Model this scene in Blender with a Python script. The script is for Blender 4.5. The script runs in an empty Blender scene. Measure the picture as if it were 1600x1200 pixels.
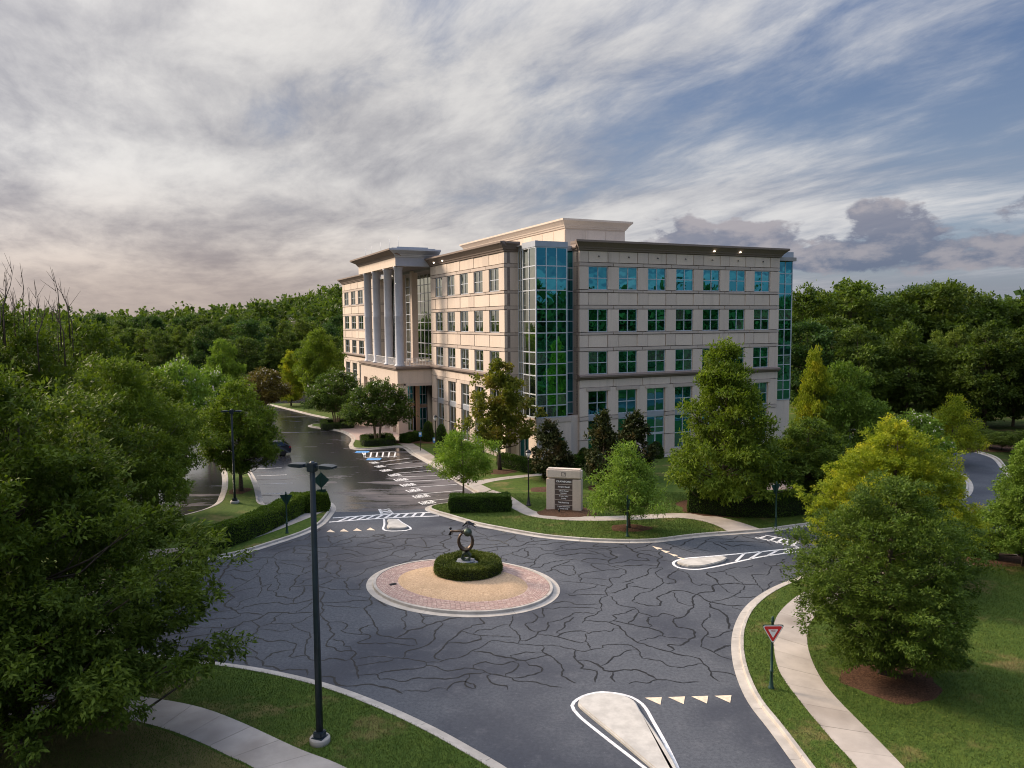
import bpy, bmesh, math, random
import numpy as np
from mathutils import Vector, Matrix
random.seed(7)
scene = bpy.context.scene
COL = scene.collection

# ------------------------------------------------------------------ camera
CAM_H, F_PX, PITCH, ROLL = 13.7, 1200.0, 0.08092, -0.00701
cd = bpy.data.cameras.new('camera'); cam = bpy.data.objects.new('camera', cd); COL.objects.link(cam)
cd.sensor_width = 36.0; cd.lens = 36.0 * F_PX / 1600.0; cd.clip_start = 0.1; cd.clip_end = 6000
cam.location = (0, 0, CAM_H)
cam.rotation_euler = (Matrix.Rotation(math.pi / 2 - PITCH, 3, 'X') @ Matrix.Rotation(ROLL, 3, 'Z')).to_euler()
scene.camera = cam

# ------------------------------------------------------------------ node helper
class NT:
    def __init__(s, tree): s.t = tree; tree.nodes.clear()
    def n(s, kind, ins=None, **props):
        nd = s.t.nodes.new(kind)
        for k, v in props.items(): setattr(nd, k, v)
        for k, v in (ins or {}).items(): s.put(nd.inputs[k], v)
        return nd
    def put(s, sock, v):
        if isinstance(v, bpy.types.NodeSocket): s.t.links.new(v, sock)
        elif isinstance(v, bpy.types.Node): s.t.links.new(v.outputs[0], sock)
        elif isinstance(v, (tuple, list)):
            v = list(v)
            if sock.type == 'RGBA' and len(v) == 3: v = v + [1]
            sock.default_value = v
        else: sock.default_value = v
    def m(s, op, a, b=None, c=None, clamp=False):
        nd = s.t.nodes.new('ShaderNodeMath'); nd.operation = op; nd.use_clamp = clamp
        for i, v in enumerate((a, b, c)):
            if v is not None: s.put(nd.inputs[i], v)
        return nd.outputs[0]
    def vm(s, op, a, b=None, scale=None):
        nd = s.t.nodes.new('ShaderNodeVectorMath'); nd.operation = op
        s.put(nd.inputs[0], a)
        if b is not None: s.put(nd.inputs[1], b)
        if scale is not None: s.put(nd.inputs['Scale'], scale)
        return nd.outputs['Value'] if op in ('LENGTH', 'DOT_PRODUCT', 'DISTANCE') else nd.outputs[0]
    def mix(s, f, a, b, mode='MIX'):
        nd = s.t.nodes.new('ShaderNodeMix'); nd.data_type = 'RGBA'; nd.blend_type = mode; nd.clamp_factor = True
        s.put(nd.inputs[0], f); s.put(nd.inputs[6], a); s.put(nd.inputs[7], b)
        return nd.outputs[2]
    def noise(s, vec, scale, detail=3, rough=.5, dist=0.0):
        return s.n('ShaderNodeTexNoise', {'Vector': vec, 'Scale': scale, 'Detail': detail, 'Roughness': rough, 'Distortion': dist}).outputs[0]
    def ss(s, v, lo, hi, a=0.0, b=1.0):
        nd = s.t.nodes.new('ShaderNodeMapRange'); nd.interpolation_type = 'SMOOTHSTEP'
        for i, x in enumerate((v, lo, hi, a, b)): s.put(nd.inputs[i], x)
        return nd.outputs[0]
    def map(s, vec, loc=(0, 0, 0), rot=(0, 0, 0), scale=(1, 1, 1)):
        return s.n('ShaderNodeMapping', {'Vector': vec, 'Location': loc, 'Rotation': rot, 'Scale': scale}).outputs[0]
    def xyz(s, x, y, z): return s.n('ShaderNodeCombineXYZ', {0: x, 1: y, 2: z}).outputs[0]

# ------------------------------------------------------------------ sun and sky
SUN_AZ = math.radians(-60.0)      # measured from +Y towards +X
SUN_EL = math.radians(27.0)
sdir = Vector((math.sin(SUN_AZ) * math.cos(SUN_EL), math.cos(SUN_AZ) * math.cos(SUN_EL), math.sin(SUN_EL)))
sl = bpy.data.lights.new('sun', 'SUN'); so = bpy.data.objects.new('sun', sl); COL.objects.link(so)
sl.energy = 3.3; sl.angle = math.radians(12.0); sl.color = (1.0, 0.80, 0.62)
so.rotation_euler = sdir.to_track_quat('Z', 'Y').to_euler(); so.location = (-60, 20, 60)

world = bpy.data.worlds.new('World'); scene.world = world; world.use_nodes = True
def build_sky():
    w = NT(world.node_tree)
    sky = w.n('ShaderNodeTexSky', sky_type='NISHITA', sun_disc=False, sun_elevation=SUN_EL, sun_rotation=SUN_AZ, altitude=200.0, air_density=1.0, dust_density=1.5, ozone_density=2.0)
    d = w.n('ShaderNodeTexCoord').outputs['Generated']
    sep = w.n('ShaderNodeSeparateXYZ', {0: d}); x, y, z = sep.outputs
    zc = w.m('MAXIMUM', z, 0.0)
    az = w.m('ARCTAN2', x, y)                              # 0 = +Y, grows to the right
    el = w.m('ARCSINE', w.m('MINIMUM', w.m('MAXIMUM', z, -1.0), 1.0))
    inv = w.m('DIVIDE', 1.0, w.m('ADD', zc, 0.10))
    P = w.xyz(w.m('MULTIPLY', x, inv), w.m('MULTIPLY', y, inv), 0.0)
    Pr = w.map(P, rot=(0, 0, math.radians(-24)))           # streaks run towards a point left of the middle of the view
    warp = w.n('ShaderNodeTexNoise', {'Vector': w.map(P, scale=(.55, .55, 1)), 'Scale': 1.0, 'Detail': 2.0}).outputs['Color']
    Pw = w.vm('ADD', Pr, w.vm('SCALE', w.vm('SUBTRACT', warp, (.5, .5, .5)), scale=0.55))
    broad = w.noise(w.map(Pw, loc=(3.6, 1.9, 0), scale=(0.42, 0.22, 1)), 1.0, 3, .5)
    streak = w.noise(w.map(Pw, loc=(0.9, 4.2, 0), scale=(1.25, 0.40, 1)), 1.0, 8, .60, .12)
    fine = w.noise(w.map(Pw, loc=(7.3, 1.2, 0), scale=(4.6, 2.0, 1)), 1.0, 8, .66, .2)
    puff = w.noise(w.map(Pw, loc=(2.6, 8.3, 0), scale=(.75, .5, 1)), 1.0, 5, .55)
    side = w.ss(az, -0.30, 0.70)
    cov = w.m('ADD', w.m('MULTIPLY', broad, .50), w.m('ADD', w.m('MULTIPLY', streak, .50), w.m('MULTIPLY', fine, .20)))
    cov = w.m('ADD', cov, w.m('SUBTRACT', .070, w.m('MULTIPLY', side, .235)))
    mask = w.ss(cov, .375, .60)
    # brightness inside the cloud sheet
    lum = w.m('ADD', w.m('MULTIPLY', streak, .45), w.m('ADD', w.m('MULTIPLY', puff, .55), w.m('MULTIPLY', fine, .26)))
    lum = w.ss(lum, .46, .78)
    shade = w.mix(side, (2.25, 2.25, 2.55), (1.5, 1.85, 2.7))
    light = w.mix(side, (5.7, 5.55, 5.4), (5.2, 5.2, 5.3))
    cloud = w.mix(lum, shade, light)
    warm = w.m('MULTIPLY', w.ss(el, .20, .0), w.ss(az, .25, -.45))
    cloud = w.mix(w.m('MULTIPLY', warm, .75), cloud, w.mix(lum, (2.9, 2.35, 2.1), (5.4, 4.25, 3.45)))
    # open sky behind the sheet
    blue = w.mix(.75, sky.outputs[0], w.mix(w.ss(el, .02, .45), (2.1, 2.5, 3.2), (0.36, 0.86, 2.2)))
    col = w.mix(mask, blue, cloud)
    # band of haze at the horizon
    hz = w.m('MULTIPLY', w.ss(el, .10, -.01), .85)
    col = w.mix(hz, col, w.mix(side, (3.1, 2.6, 2.4), (1.8, 1.95, 2.35)))
    # low cumulus banks
    C = w.xyz(w.m('MULTIPLY', az, 5.5), w.m('MULTIPLY', el, 11.0), 0.0)
    def cumulus(off): return w.noise(w.map(C, loc=(2.55 + off[0], .42 + off[1], 0)), 1.7, 9, .60, .1)
    cu = cumulus((0, 0))
    top = w.noise(w.map(C, loc=(5.3, 0, 0), scale=(.8, 0.0, 1)), 2.2, 4, .5)
    t1 = w.m('ADD', w.m('MULTIPLY', top, .15), .045)
    win = w.m('MULTIPLY', w.ss(el, .042, .068), w.ss(el, w.m('ADD', t1, .035), w.m('SUBTRACT', t1, .02)))
    win = w.m('MULTIPLY', win, w.ss(az, .10, .24))
    cm = w.m('MULTIPLY', w.ss(w.m('ADD', cu, w.m('MULTIPLY', win, .33)), .69, .78), .86)
    rim = w.ss(w.m('SUBTRACT', cu, cumulus((.05, .20))), -.05, .16)
    body = w.mix(w.ss(el, .05, .13), (1.0, 1.25, 1.9), (1.5, 1.6, 2.15))
    col = w.mix(cm, col, w.mix(w.m('MULTIPLY', rim, .6), body, (3.9, 3.5, 3.5)))
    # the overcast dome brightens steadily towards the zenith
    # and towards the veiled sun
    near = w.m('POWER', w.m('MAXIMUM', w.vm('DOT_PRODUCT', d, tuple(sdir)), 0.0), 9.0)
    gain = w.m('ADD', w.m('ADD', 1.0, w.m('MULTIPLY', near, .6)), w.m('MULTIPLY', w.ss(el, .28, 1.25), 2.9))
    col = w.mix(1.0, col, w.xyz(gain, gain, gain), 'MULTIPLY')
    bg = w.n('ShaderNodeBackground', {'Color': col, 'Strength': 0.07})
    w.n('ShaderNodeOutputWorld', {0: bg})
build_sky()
vs = scene.view_settings
vs.view_transform = 'Standard'; vs.look = 'None'; vs.gamma = 1.0; vs.exposure = 0.92
try: vs.use_curve_mapping = False
except Exception: pass
scene.render.engine = 'CYCLES'
cy = scene.cycles
cy.max_bounces = 6; cy.diffuse_bounces = 3; cy.glossy_bounces = 3; cy.transmission_bounces = 3; cy.transparent_max_bounces = 6
cy.filter_width = 1.05
cy.use_denoising = True
try: cy.denoiser = 'OPENIMAGEDENOISE'; cy.denoising_input_passes = 'RGB_ALBEDO_NORMAL'; cy.denoising_prefilter = 'ACCURATE'
except Exception: pass
cy.use_adaptive_sampling = True; cy.adaptive_threshold = 0.008
cy.sample_clamp_indirect = 6.0; cy.caustics_reflective = False; cy.caustics_refractive = False
try:
    world.cycles.sampling_method = 'MANUAL'; world.cycles.sample_map_resolution = 512
except Exception: pass

# ------------------------------------------------------------------ pixel -> place (the ground, or a known distance, fixes the depth)
def ray(px, py):
    u, v = px - 800.0, py - 600.0
    cr, sr = math.cos(ROLL), math.sin(ROLL); u, v = u * cr + v * sr, -u * sr + v * cr
    c, s = math.cos(PITCH), math.sin(PITCH)
    return Vector((u, F_PX * c - v * s, -F_PX * s - v * c))
def G(px, py, z=0.0):
    r = ray(px, py); t = (z - CAM_H) / r.z
    return Vector((r.x * t, r.y * t, z))
def AT(px, py, Y):
    r = ray(px, py); t = Y / r.y
    return Vector((r.x * t, Y, CAM_H + r.z * t))
def W2(pts): return [(p[0], p[1]) for p in (G(*q) for q in pts)]

# ------------------------------------------------------------------ object helpers
def tag(o, label=None, cat=None, group=None, kind=None):
    if label: o['label'] = label
    if cat: o['category'] = cat
    if group: o['group'] = group
    if kind: o['kind'] = kind
    return o
def link(name, data, parent=None, loc=None, rz=None, mat=None):
    o = bpy.data.objects.new(name, data); COL.objects.link(o)
    if parent is not None: o.parent = parent
    if loc is not None: o.location = loc
    if rz is not None: o.rotation_euler = (0, 0, rz)
    if mat is not None and data is not None and not data.materials: data.materials.append(mat)
    return o
def empty(name, loc=(0, 0, 0), rz=0.0, **kw):
    o = link(name, None, None, loc, rz); o.empty_display_size = .2
    return tag(o, **kw)
def copy_tree(o, parent=None):
    c = o.copy(); COL.objects.link(c); c.parent = parent
    for ch in list(o.children): copy_tree(ch, c)
    return c
class MB:
    """collects solid shapes; build() links them as one mesh object"""
    def __init__(s): s.v = []; s.f = []; s.mi = []; s.sm = []; s.cur = 0
    def add(s, verts, faces, smooth=False):
        o = len(s.v); s.v += [tuple(p) for p in verts]
        for f in faces: s.f.append([i + o for i in f]); s.mi.append(s.cur); s.sm.append(smooth)
        return s
    def box(s, x0, x1, y0, y1, z0, z1):
        v = [(x0, y0, z0), (x1, y0, z0), (x1, y1, z0), (x0, y1, z0), (x0, y0, z1), (x1, y0, z1), (x1, y1, z1), (x0, y1, z1)]
        return s.add(v, [(0, 3, 2, 1), (4, 5, 6, 7), (0, 1, 5, 4), (1, 2, 6, 5), (2, 3, 7, 6), (3, 0, 4, 7)])
    def cbox(s, x0, x1, y0, y1, z0, z1, b=.02):
        """box with bevelled edges"""
        bm = bmesh.new(); bmesh.ops.create_cube(bm, size=1.0)
        for v in bm.verts:
            v.co = Vector(((x0 + x1) / 2 + v.co.x * (x1 - x0), (y0 + y1) / 2 + v.co.y * (y1 - y0), (z0 + z1) / 2 + v.co.z * (z1 - z0)))
        bmesh.ops.bevel(bm, geom=bm.edges[:], offset=b, segments=2, affect='EDGES')
        bm.verts.index_update()
        s.add([v.co[:] for v in bm.verts], [[v.index for v in f.verts] for f in bm.faces]); bm.free(); return s
    def prism(s, pts, z0, z1, bottom=True):
        n = len(pts); v = [(p[0], p[1], z0) for p in pts] + [(p[0], p[1], z1) for p in pts]
        ar = sum(pts[i][0] * pts[(i + 1) % n][1] - pts[(i + 1) % n][0] * pts[i][1] for i in range(n))
        if ar < 0:
            f = [list(range(n, 2 * n))[::-1]] + [((i + 1) % n, i, i + n, (i + 1) % n + n) for i in range(n)]
            if bottom: f.append(list(range(n)))
        else:
            f = [list(range(n, 2 * n))] + [(i, (i + 1) % n, (i + 1) % n + n, i + n) for i in range(n)]
            if bottom: f.append(list(range(n))[::-1])
        return s.add(v, f)
    def lathe(s, prof, c=(0, 0, 0), seg=16, smooth=True, ang0=0.0):
        v = []; f = []; n = len(prof)
        for k in range(seg):
            a = ang0 + 2 * math.pi * k / seg
            v += [(c[0] + r * math.cos(a), c[1] + r * math.sin(a), c[2] + z) for r, z in prof]
        for k in range(seg):
            k2 = (k + 1) % seg
            for i in range(n - 1): f.append((k * n + i, k2 * n + i, k2 * n + i + 1, k * n + i + 1))
        f.append([k * n + n - 1 for k in range(seg)]); f.append([k * n for k in range(seg)][::-1])
        return s.add(v, f, smooth)
    def tube(s, pts, rads, seg=8, smooth=True):
        pts = [Vector(p) for p in pts]; v = []; f = []
        for i, p in enumerate(pts):
            d = (pts[min(i + 1, len(pts) - 1)] - pts[max(i - 1, 0)]).normalized()
            q = d.to_track_quat('Z', 'Y'); r = rads[i] if hasattr(rads, '__len__') else rads
            v += [p + q @ Vector((r * math.cos(2 * math.pi * k / seg), r * math.sin(2 * math.pi * k / seg), 0)) for k in range(seg)]
        for i in range(len(pts) - 1):
            for k in range(seg):
                k2 = (k + 1) % seg
                f.append((i * seg + k, i * seg + k2, (i + 1) * seg + k2, (i + 1) * seg + k))
        f.append(list(range(seg))[::-1]); f.append([(len(pts) - 1) * seg + k for k in range(seg)])
        return s.add(v, f, smooth)
    def mesh(s, name, mats):
        me = bpy.data.meshes.new(name); me.from_pydata(s.v, [], s.f)
        for m in (mats if isinstance(mats, (list, tuple)) else [mats]): me.materials.append(m)
        me.polygons.foreach_set('material_index', s.mi); me.polygons.foreach_set('use_smooth', s.sm); me.update()
        return me
    def build(s, name, mats, parent=None, loc=None, rz=None):
        return link(name, s.mesh(name, mats), parent, loc, rz)
def fast_mesh(name, V, Q, mats, mi=None):
    """big mesh from numpy arrays, Q is (n,3) or (n,4)"""
    me = bpy.data.meshes.new(name); k = Q.shape[1]
    me.vertices.add(len(V)); me.vertices.foreach_set('co', np.asarray(V, np.float32).ravel())
    me.loops.add(Q.size); me.loops.foreach_set('vertex_index', np.asarray(Q, np.int32).ravel())
    me.polygons.add(len(Q)); me.polygons.foreach_set('loop_start', np.arange(0, Q.size, k, dtype=np.int32))
    try: me.polygons.foreach_set('loop_total', np.full(len(Q), k, np.int32))
    except Exception: pass
    for m in (mats if isinstance(mats, (list, tuple)) else [mats]): me.materials.append(m)
    if mi is not None: me.polygons.foreach_set('material_index', np.asarray(mi, np.int32))
    me.update(calc_edges=True)
    return me

# ------------------------------------------------------------------ materials
def principled(name, fn):
    m = bpy.data.materials.new(name); m.use_nodes = True; t = NT(m.node_tree)
    d = fn(t); b = t.n('ShaderNodeBsdfPrincipled', {k: v for k, v in d.items() if k[0] != '_'})
    t.n('ShaderNodeOutputMaterial', {0: b}); return m
def pos(t): return t.n('ShaderNodeNewGeometry').outputs['Position']
def bump(t, h, strength=.3, dist=.02): return t.n('ShaderNodeBump', {'Height': h, 'Strength': strength, 'Distance': dist}).outputs[0]
def sc(c, k): return tuple(x * k for x in c)
def plain(name, c, rough=.6, var=.12, scale=3.0, metal=0.0, bscale=None, bst=.2, spec=.4, orand=0.0):
    def fn(t):
        p = pos(t); n = t.noise(p, scale, 5, .6)
        col = t.mix(t.ss(n, .3, .7), sc(c, 1 - var), sc(c, 1 + var))
        if orand:
            r = t.n('ShaderNodeObjectInfo').outputs['Random']; k = t.m('ADD', 1 - orand, t.m('MULTIPLY', r, 2 * orand))
            col = t.mix(1.0, col, t.xyz(k, k, k), 'MULTIPLY')
        d = {'Base Color': col, 'Roughness': rough, 'Metallic': metal, 'Specular IOR Level': spec}
        if bscale: d['Normal'] = bump(t, t.noise(p, bscale, 4, .6), bst)
        return d
    return principled(name, fn)
M = {}
M['concrete'] = plain('kerb_concrete', (.40, .37, .33), .8, .16, 1.3, bscale=40, orand=.05)
def walk_fn(t):
    p = pos(t); c = (.37, .33, .29); a = t.noise(p, .7, 5, .6); b = t.noise(p, .16, 3, .6); g = t.noise(p, 30, 4, .7)
    col = t.mix(t.ss(a, .3, .7), sc(c, .84), sc(c, 1.16)); col = t.mix(t.m('MULTIPLY', t.ss(b, .54, .66), .55), col, (.19, .155, .125)); col = t.mix(t.m('MULTIPLY', t.ss(g, .5, .75), .3), col, sc(c, .75))
    k = t.m('ADD', .91, t.m('MULTIPLY', t.n('ShaderNodeObjectInfo').outputs['Random'], .18)); col = t.mix(1.0, col, t.xyz(k, k, k), 'MULTIPLY')
    return {'Base Color': col, 'Roughness': .85, 'Normal': bump(t, g, .2)}
M['walk'] = principled('walk_concrete', walk_fn)
M['island'] = plain('island_concrete', (.46, .44, .40), .85, .14, 2.0, bscale=30)
M['white'] = plain('road_paint', (.66, .66, .66), .7, .22, 6.0)
M['cream'] = plain('yield_paint', (.68, .56, .42), .7, .15, 6.0)
M['blue'] = plain('accessible_paint', (.10, .30, .62), .6, .15, 4.0)
def stone(name, c, o=.075):
    def fn(t):
        p = pos(t)
        g = t.noise(p, 55, 2, .7); b = t.noise(p, .5, 4, .6)
        st = t.noise(t.map(p, scale=(1.2, 1.2, .12)), 1.5, 4, .6)
        col = t.mix(t.ss(g, .3, .7), sc(c, .85), sc(c, 1.12)); g2 = t.noise(p, 9, 4, .7); col = t.mix(t.m('MULTIPLY', t.ss(g2, .42, .66), .3), col, sc(c, .78))
        col = t.mix(t.m('MULTIPLY', t.ss(st, .50, .74), .42), col, sc(c, .68))
        col = t.mix(t.m('MULTIPLY', t.ss(b, .4, .7), .18), col, sc(c, .85))
        r = t.n('ShaderNodeObjectInfo').outputs['Random']; k = t.m('ADD', 1 - o, t.m('MULTIPLY', r, 2 * o))
        col = t.mix(1.0, col, t.xyz(k, k, k), 'MULTIPLY')
        return {'Base Color': col, 'Roughness': .85, 'Specular IOR Level': .25, 'Normal': bump(t, g, .15, .01)}
    return principled(name, fn)
M['stone'] = stone('precast_stone', (.66, .56, .475))
M['stone_spandrel'] = stone('precast_spandrel', (.69, .585, .49))
M['stone_band'] = stone('precast_band', (.53, .45, .39))
M['backing'] = stone('joint_backing', (.27, .225, .205), .0)
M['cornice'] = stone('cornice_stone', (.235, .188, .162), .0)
M['roofing'] = plain('roof_membrane', (.35, .34, .33), .9, .1, .5)
M['mullion'] = plain('mullion_metal', (.52, .56, .62), .4, .06, 4.0, metal=.3)
M['metal_panel'] = plain('metal_panel', (.38, .42, .48), .42, .05, 1.0, metal=.35)
M['column'] = plain('column_metal', (.36, .38, .43), .55, .05, 1.2)
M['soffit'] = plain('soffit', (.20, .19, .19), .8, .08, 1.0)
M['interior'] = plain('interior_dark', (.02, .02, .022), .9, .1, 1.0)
M['warm_stone'] = stone('lobby_stone', (.50, .33, .22))
def glass_mat(name, tint, dark, base=.34):
    m = bpy.data.materials.new(name); m.use_nodes = True; t = NT(m.node_tree)
    p = pos(t)
    # each pane of coated glass sits a hair out of true and is slightly bowed
    r = t.n('ShaderNodeObjectInfo').outputs['Random']
    w = t.noise(t.vm('ADD', p, t.xyz(t.m('MULTIPLY', r, 50.0), 0.0, 0.0)), .45, 2, .5)
    nrm = bump(t, w, .06, .3)
    fr = t.n('ShaderNodeLayerWeight', {'Blend': .32, 'Normal': nrm}).outputs['Fresnel']
    fac = t.m('ADD', base, t.m('MULTIPLY', fr, 1.0 - base), clamp=True)
    g = t.n('ShaderNodeBsdfGlossy', {'Color': tint, 'Roughness': .012, 'Normal': nrm})
    df = t.n('ShaderNodeBsdfDiffuse', {'Color': t.mix(t.ss(r, .78, .82), dark, (.10, .105, .095, 1))})
    mx = t.n('ShaderNodeMixShader', {0: fac, 1: df, 2: g}); t.n('ShaderNodeOutputMaterial', {0: mx}); return m
M['glass'] = glass_mat('coated_teal_glass', (.10, .52, .66, 1), (.003, .006, .007, 1), .56)
M['glass_warm'] = glass_mat('warm_reflection_glass', (.74, .80, .70, 1), (.006, .010, .010, 1), .58)  # same coated glass, with the warm sky's reflection put into the tint
M['black_metal'] = plain('black_painted_metal', (.012, .013, .015), .45, .2, 5.0)
M['steel_blue'] = plain('dark_bronze_pole', (.018, .030, .042), .4, .2, 2.0, spec=.5)
M['green_metal'] = plain('green_painted_metal', (.008, .040, .030), .4, .2, 5.0, spec=.5)
M['bronze'] = plain('bronze', (.10, .075, .055), .38, .35, 6.0, metal=.8, bscale=25)
M['verdigris'] = plain('verdigris_bronze', (.075, .10, .075), .5, .3, 9.0, metal=.6, bscale=25)
M['iron'] = plain('dark_iron', (.02, .022, .028), .4, .2, 8.0, metal=.5)
M['granite'] = plain('dark_granite', (.17, .185, .21), .3, .18, 30.0)
M['red'] = plain('sign_red', (.62, .03, .035), .45, .06, 3.0)
M['sign_white'] = plain('sign_white', (.82, .82, .82), .45, .04, 3.0)
M['sign_grey_text'] = plain('sign_text', (.5, .12, .12), .5, .03, 3.0)
M['plaque'] = plain('sign_plaque', (.095, .07, .062), .5, .1, 5.0)
M['white_metal'] = plain('white_painted_metal', (.72, .72, .72), .5, .05, 5.0)
def mulch_fn(t):
    p = pos(t); n = t.noise(t.map(p, scale=(1, 1, 1)), 14, 5, .75); b = t.noise(p, 1.2, 3)
    col = t.mix(t.ss(n, .3, .72), (.032, .018, .011), (.16, .088, .055)); col = t.mix(t.m('MULTIPLY', t.ss(b, .4, .7), .4), col, (.10, .06, .04))
    return {'Base Color': col, 'Roughness': .95, 'Specular IOR Level': .1, 'Normal': bump(t, n, .9, .05)}
M['mulch'] = principled('pine_bark_mulch', mulch_fn)
def straw_fn(t):
    p = pos(t); n = t.noise(t.map(p, rot=(0, 0, .5), scale=(1, 2.2, 1)), 11, 6, .75); b = t.noise(p, .9, 4, .6)
    col = t.mix(t.ss(n, .28, .72), (.28, .185, .11), (.68, .50, .33)); col = t.mix(t.m('MULTIPLY', t.ss(b, .45, .72), .5), col, (.36, .26, .16))
    return {'Base Color': col, 'Roughness': .95, 'Specular IOR Level': .1, 'Normal': bump(t, n, .8, .05)}
M['straw'] = principled('dry_straw_grass', straw_fn)
def grass_fn(dry, tone=1.0):
    def fn(t):
        p = pos(t)
        f = t.noise(p, 16, 5, .75); m_ = t.noise(p, 2.2, 4, .6); b = t.noise(p, .33, 4, .62, .3)
        mow = t.noise(t.map(p, rot=(0, 0, .3), scale=(1.1, .10, 1)), 1.0, 2, .4)
        col = t.mix(t.ss(f, .25, .75), (.030, .058, .009), (.098, .148, .026))
        col = t.mix(t.m('MULTIPLY', t.ss(m_, .38, .66), .6), col, (.085, .122, .018))
        m3 = t.noise(p, 5.5, 5, .7); col = t.mix(t.m('MULTIPLY', t.ss(m3, .56, .36), .55), col, (.022, .044, .006))
        col = t.mix(t.m('MULTIPLY', t.ss(mow, .42, .62), .30), col, (.035, .072, .010))
        col = t.mix(t.m('MULTIPLY', t.ss(t.m('ADD', b, t.m('MULTIPLY', m_, .25)), .66 - dry * .30, .86 - dry * .30), .75), col, t.mix(f, (.13, .105, .035), (.24, .185, .085)))
        col = t.mix(1.0, col, (tone, tone, tone), 'MULTIPLY')
        return {'Base Color': col, 'Roughness': .9, 'Specular IOR Level': .15, 'Normal': bump(t, t.m('ADD', f, t.m('MULTIPLY', m_, .6)), .8, .06)}
    return fn
M['lawn'] = principled('lawn_grass', grass_fn(.0, 1.15))
M['lawn_dry'] = principled('dry_lawn_grass', grass_fn(1.05, .9))
M['lawn_mixed'] = principled('worn_lawn_grass', grass_fn(.42, 1.05))
M['field'] = principled('rough_grass', grass_fn(.2, .6))
def blade_fn(t):
    r = t.n('ShaderNodeNewGeometry').outputs['Random Per Island']; p = pos(t)
    b = t.noise(p, .33, 4, .62, .3); m_ = t.noise(p, 2.2, 4, .6)
    col = t.mix(r, (.040, .072, .010), (.120, .165, .028))
    col = t.mix(t.m('MULTIPLY', t.ss(t.m('ADD', b, t.m('MULTIPLY', m_, .25)), .64, .82), .8), col, (.22, .17, .075))
    return {'Base Color': col, 'Roughness': .7, 'Specular IOR Level': .2}
M['blade'] = principled('grass_blade', blade_fn)
def asphalt_fn(t):
    p = pos(t)
    g = t.noise(p, 60, 2, .8); m_ = t.noise(p, 1.1, 5, .6); b = t.noise(p, .13, 4, .55, .4)
    rel = t.vm('SUBTRACT', p, (-2.69, 39.18, 0.0)); rad = t.vm('LENGTH', rel)
    sp = t.n('ShaderNodeSeparateXYZ', {0: rel}); ang = t.m('ARCTAN2', sp.outputs[0], sp.outputs[1])
    # wheel paths worn lighter round the island
    lane = t.m('ABSOLUTE', t.m('SUBTRACT', t.m('PINGPONG', t.m('ADD', rad, t.m('MULTIPLY', m_, .7)), 1.7), .85))
    c0 = t.mix(t.ss(g, .25, .75), (.054, .061, .073), (.108, .119, .137))
    c0 = t.mix(t.m('MULTIPLY', t.ss(b, .42, .62), .9), c0, t.mix(g, (.024, .028, .040), (.046, .053, .072)))
    c0 = t.mix(t.m('MULTIPLY', t.ss(m_, .5, .75), .35), c0, (.135, .14, .155))
    sp2 = t.noise(p, 7.5, 5, .75); c0 = t.mix(t.m('MULTIPLY', t.ss(sp2, .60, .34), .55), c0, (.032, .036, .047)); c0 = t.mix(t.m('MULTIPLY', t.ss(sp2, .58, .74), .45), c0, (.17, .175, .19))
    rough = t.m('SUBTRACT', t.m('SUBTRACT', .82, t.m('MULTIPLY', t.ss(b, .4, .7), .12)), 0.0)
    return {'Base Color': c0, 'Roughness': rough, 'Specular IOR Level': .35, 'Normal': bump(t, g, .35, .012)}
M['asphalt'] = principled('cracked_asphalt', asphalt_fn)
def wet_fn(t):
    p = pos(t)
    g = t.noise(p, 45, 3, .8); b = t.noise(p, .28, 4, .6, .3)
    pud = t.noise(t.map(p, rot=(0, 0, -.25), scale=(.20, .42, 1)), 1.0, 6, .62, .5)
    run = t.noise(t.map(p, rot=(0, 0, -.12), scale=(.16, 1.3, 1)), 1.0, 5, .62, .3)
    sx = t.n('ShaderNodeSeparateXYZ', {0: p})
    # the lot drains to its left and far sides: wetter there
    low = t.m('ADD', t.ss(sx.outputs[0], -7.0, -15.0), t.m('MULTIPLY', t.ss(sx.outputs[1], 64.0, 74.0), .25))
    v = t.m('ADD', t.m('ADD', t.m('MULTIPLY', pud, .55), t.m('MULTIPLY', run, .45)), t.m('MULTIPLY', low, .125))
    wet = t.ss(v, .53, .59)
    damp = t.ss(v, .44, .55)
    dry = t.mix(t.ss(g, .25, .75), (.085, .078, .082), (.165, .15, .155)); dry = t.mix(t.m('MULTIPLY', t.ss(b, .35, .65), .6), dry, (.105, .092, .096))
    col = t.mix(damp, dry, t.mix(g, (.040, .037, .041), (.075, .069, .074)))
    col = t.mix(wet, col, (.03, .029, .032))
    return {'Base Color': col, 'Roughness': t.m('SUBTRACT', .8, t.m('ADD', t.m('MULTIPLY', damp, .30), t.m('MULTIPLY', wet, .34))),
            'Specular IOR Level': t.m('ADD', .35, t.m('MULTIPLY', wet, .65)), 'IOR': t.m('ADD', 1.5, t.m('MULTIPLY', wet, .6)),
            'Normal': bump(t, t.m('MULTIPLY', g, t.m('SUBTRACT', 1.0, t.m('MULTIPLY', wet, .95))), .3, .015)}
M['wet'] = principled('wet_asphalt', wet_fn)
M['tar'] = plain('crack_sealer', (.011, .0115, .013), .6, .3, 4.0, spec=.3)
M['brick'] = plain('red_paver', (.35, .245, .215), .85, .16, 9.0, bscale=60)
M['brick2'] = plain('pale_red_paver', (.41, .305, .265), .85, .16, 9.0, bscale=60)
M['mortar'] = plain('paver_sand', (.32, .24, .20), .95, .2, 20.0)
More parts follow.
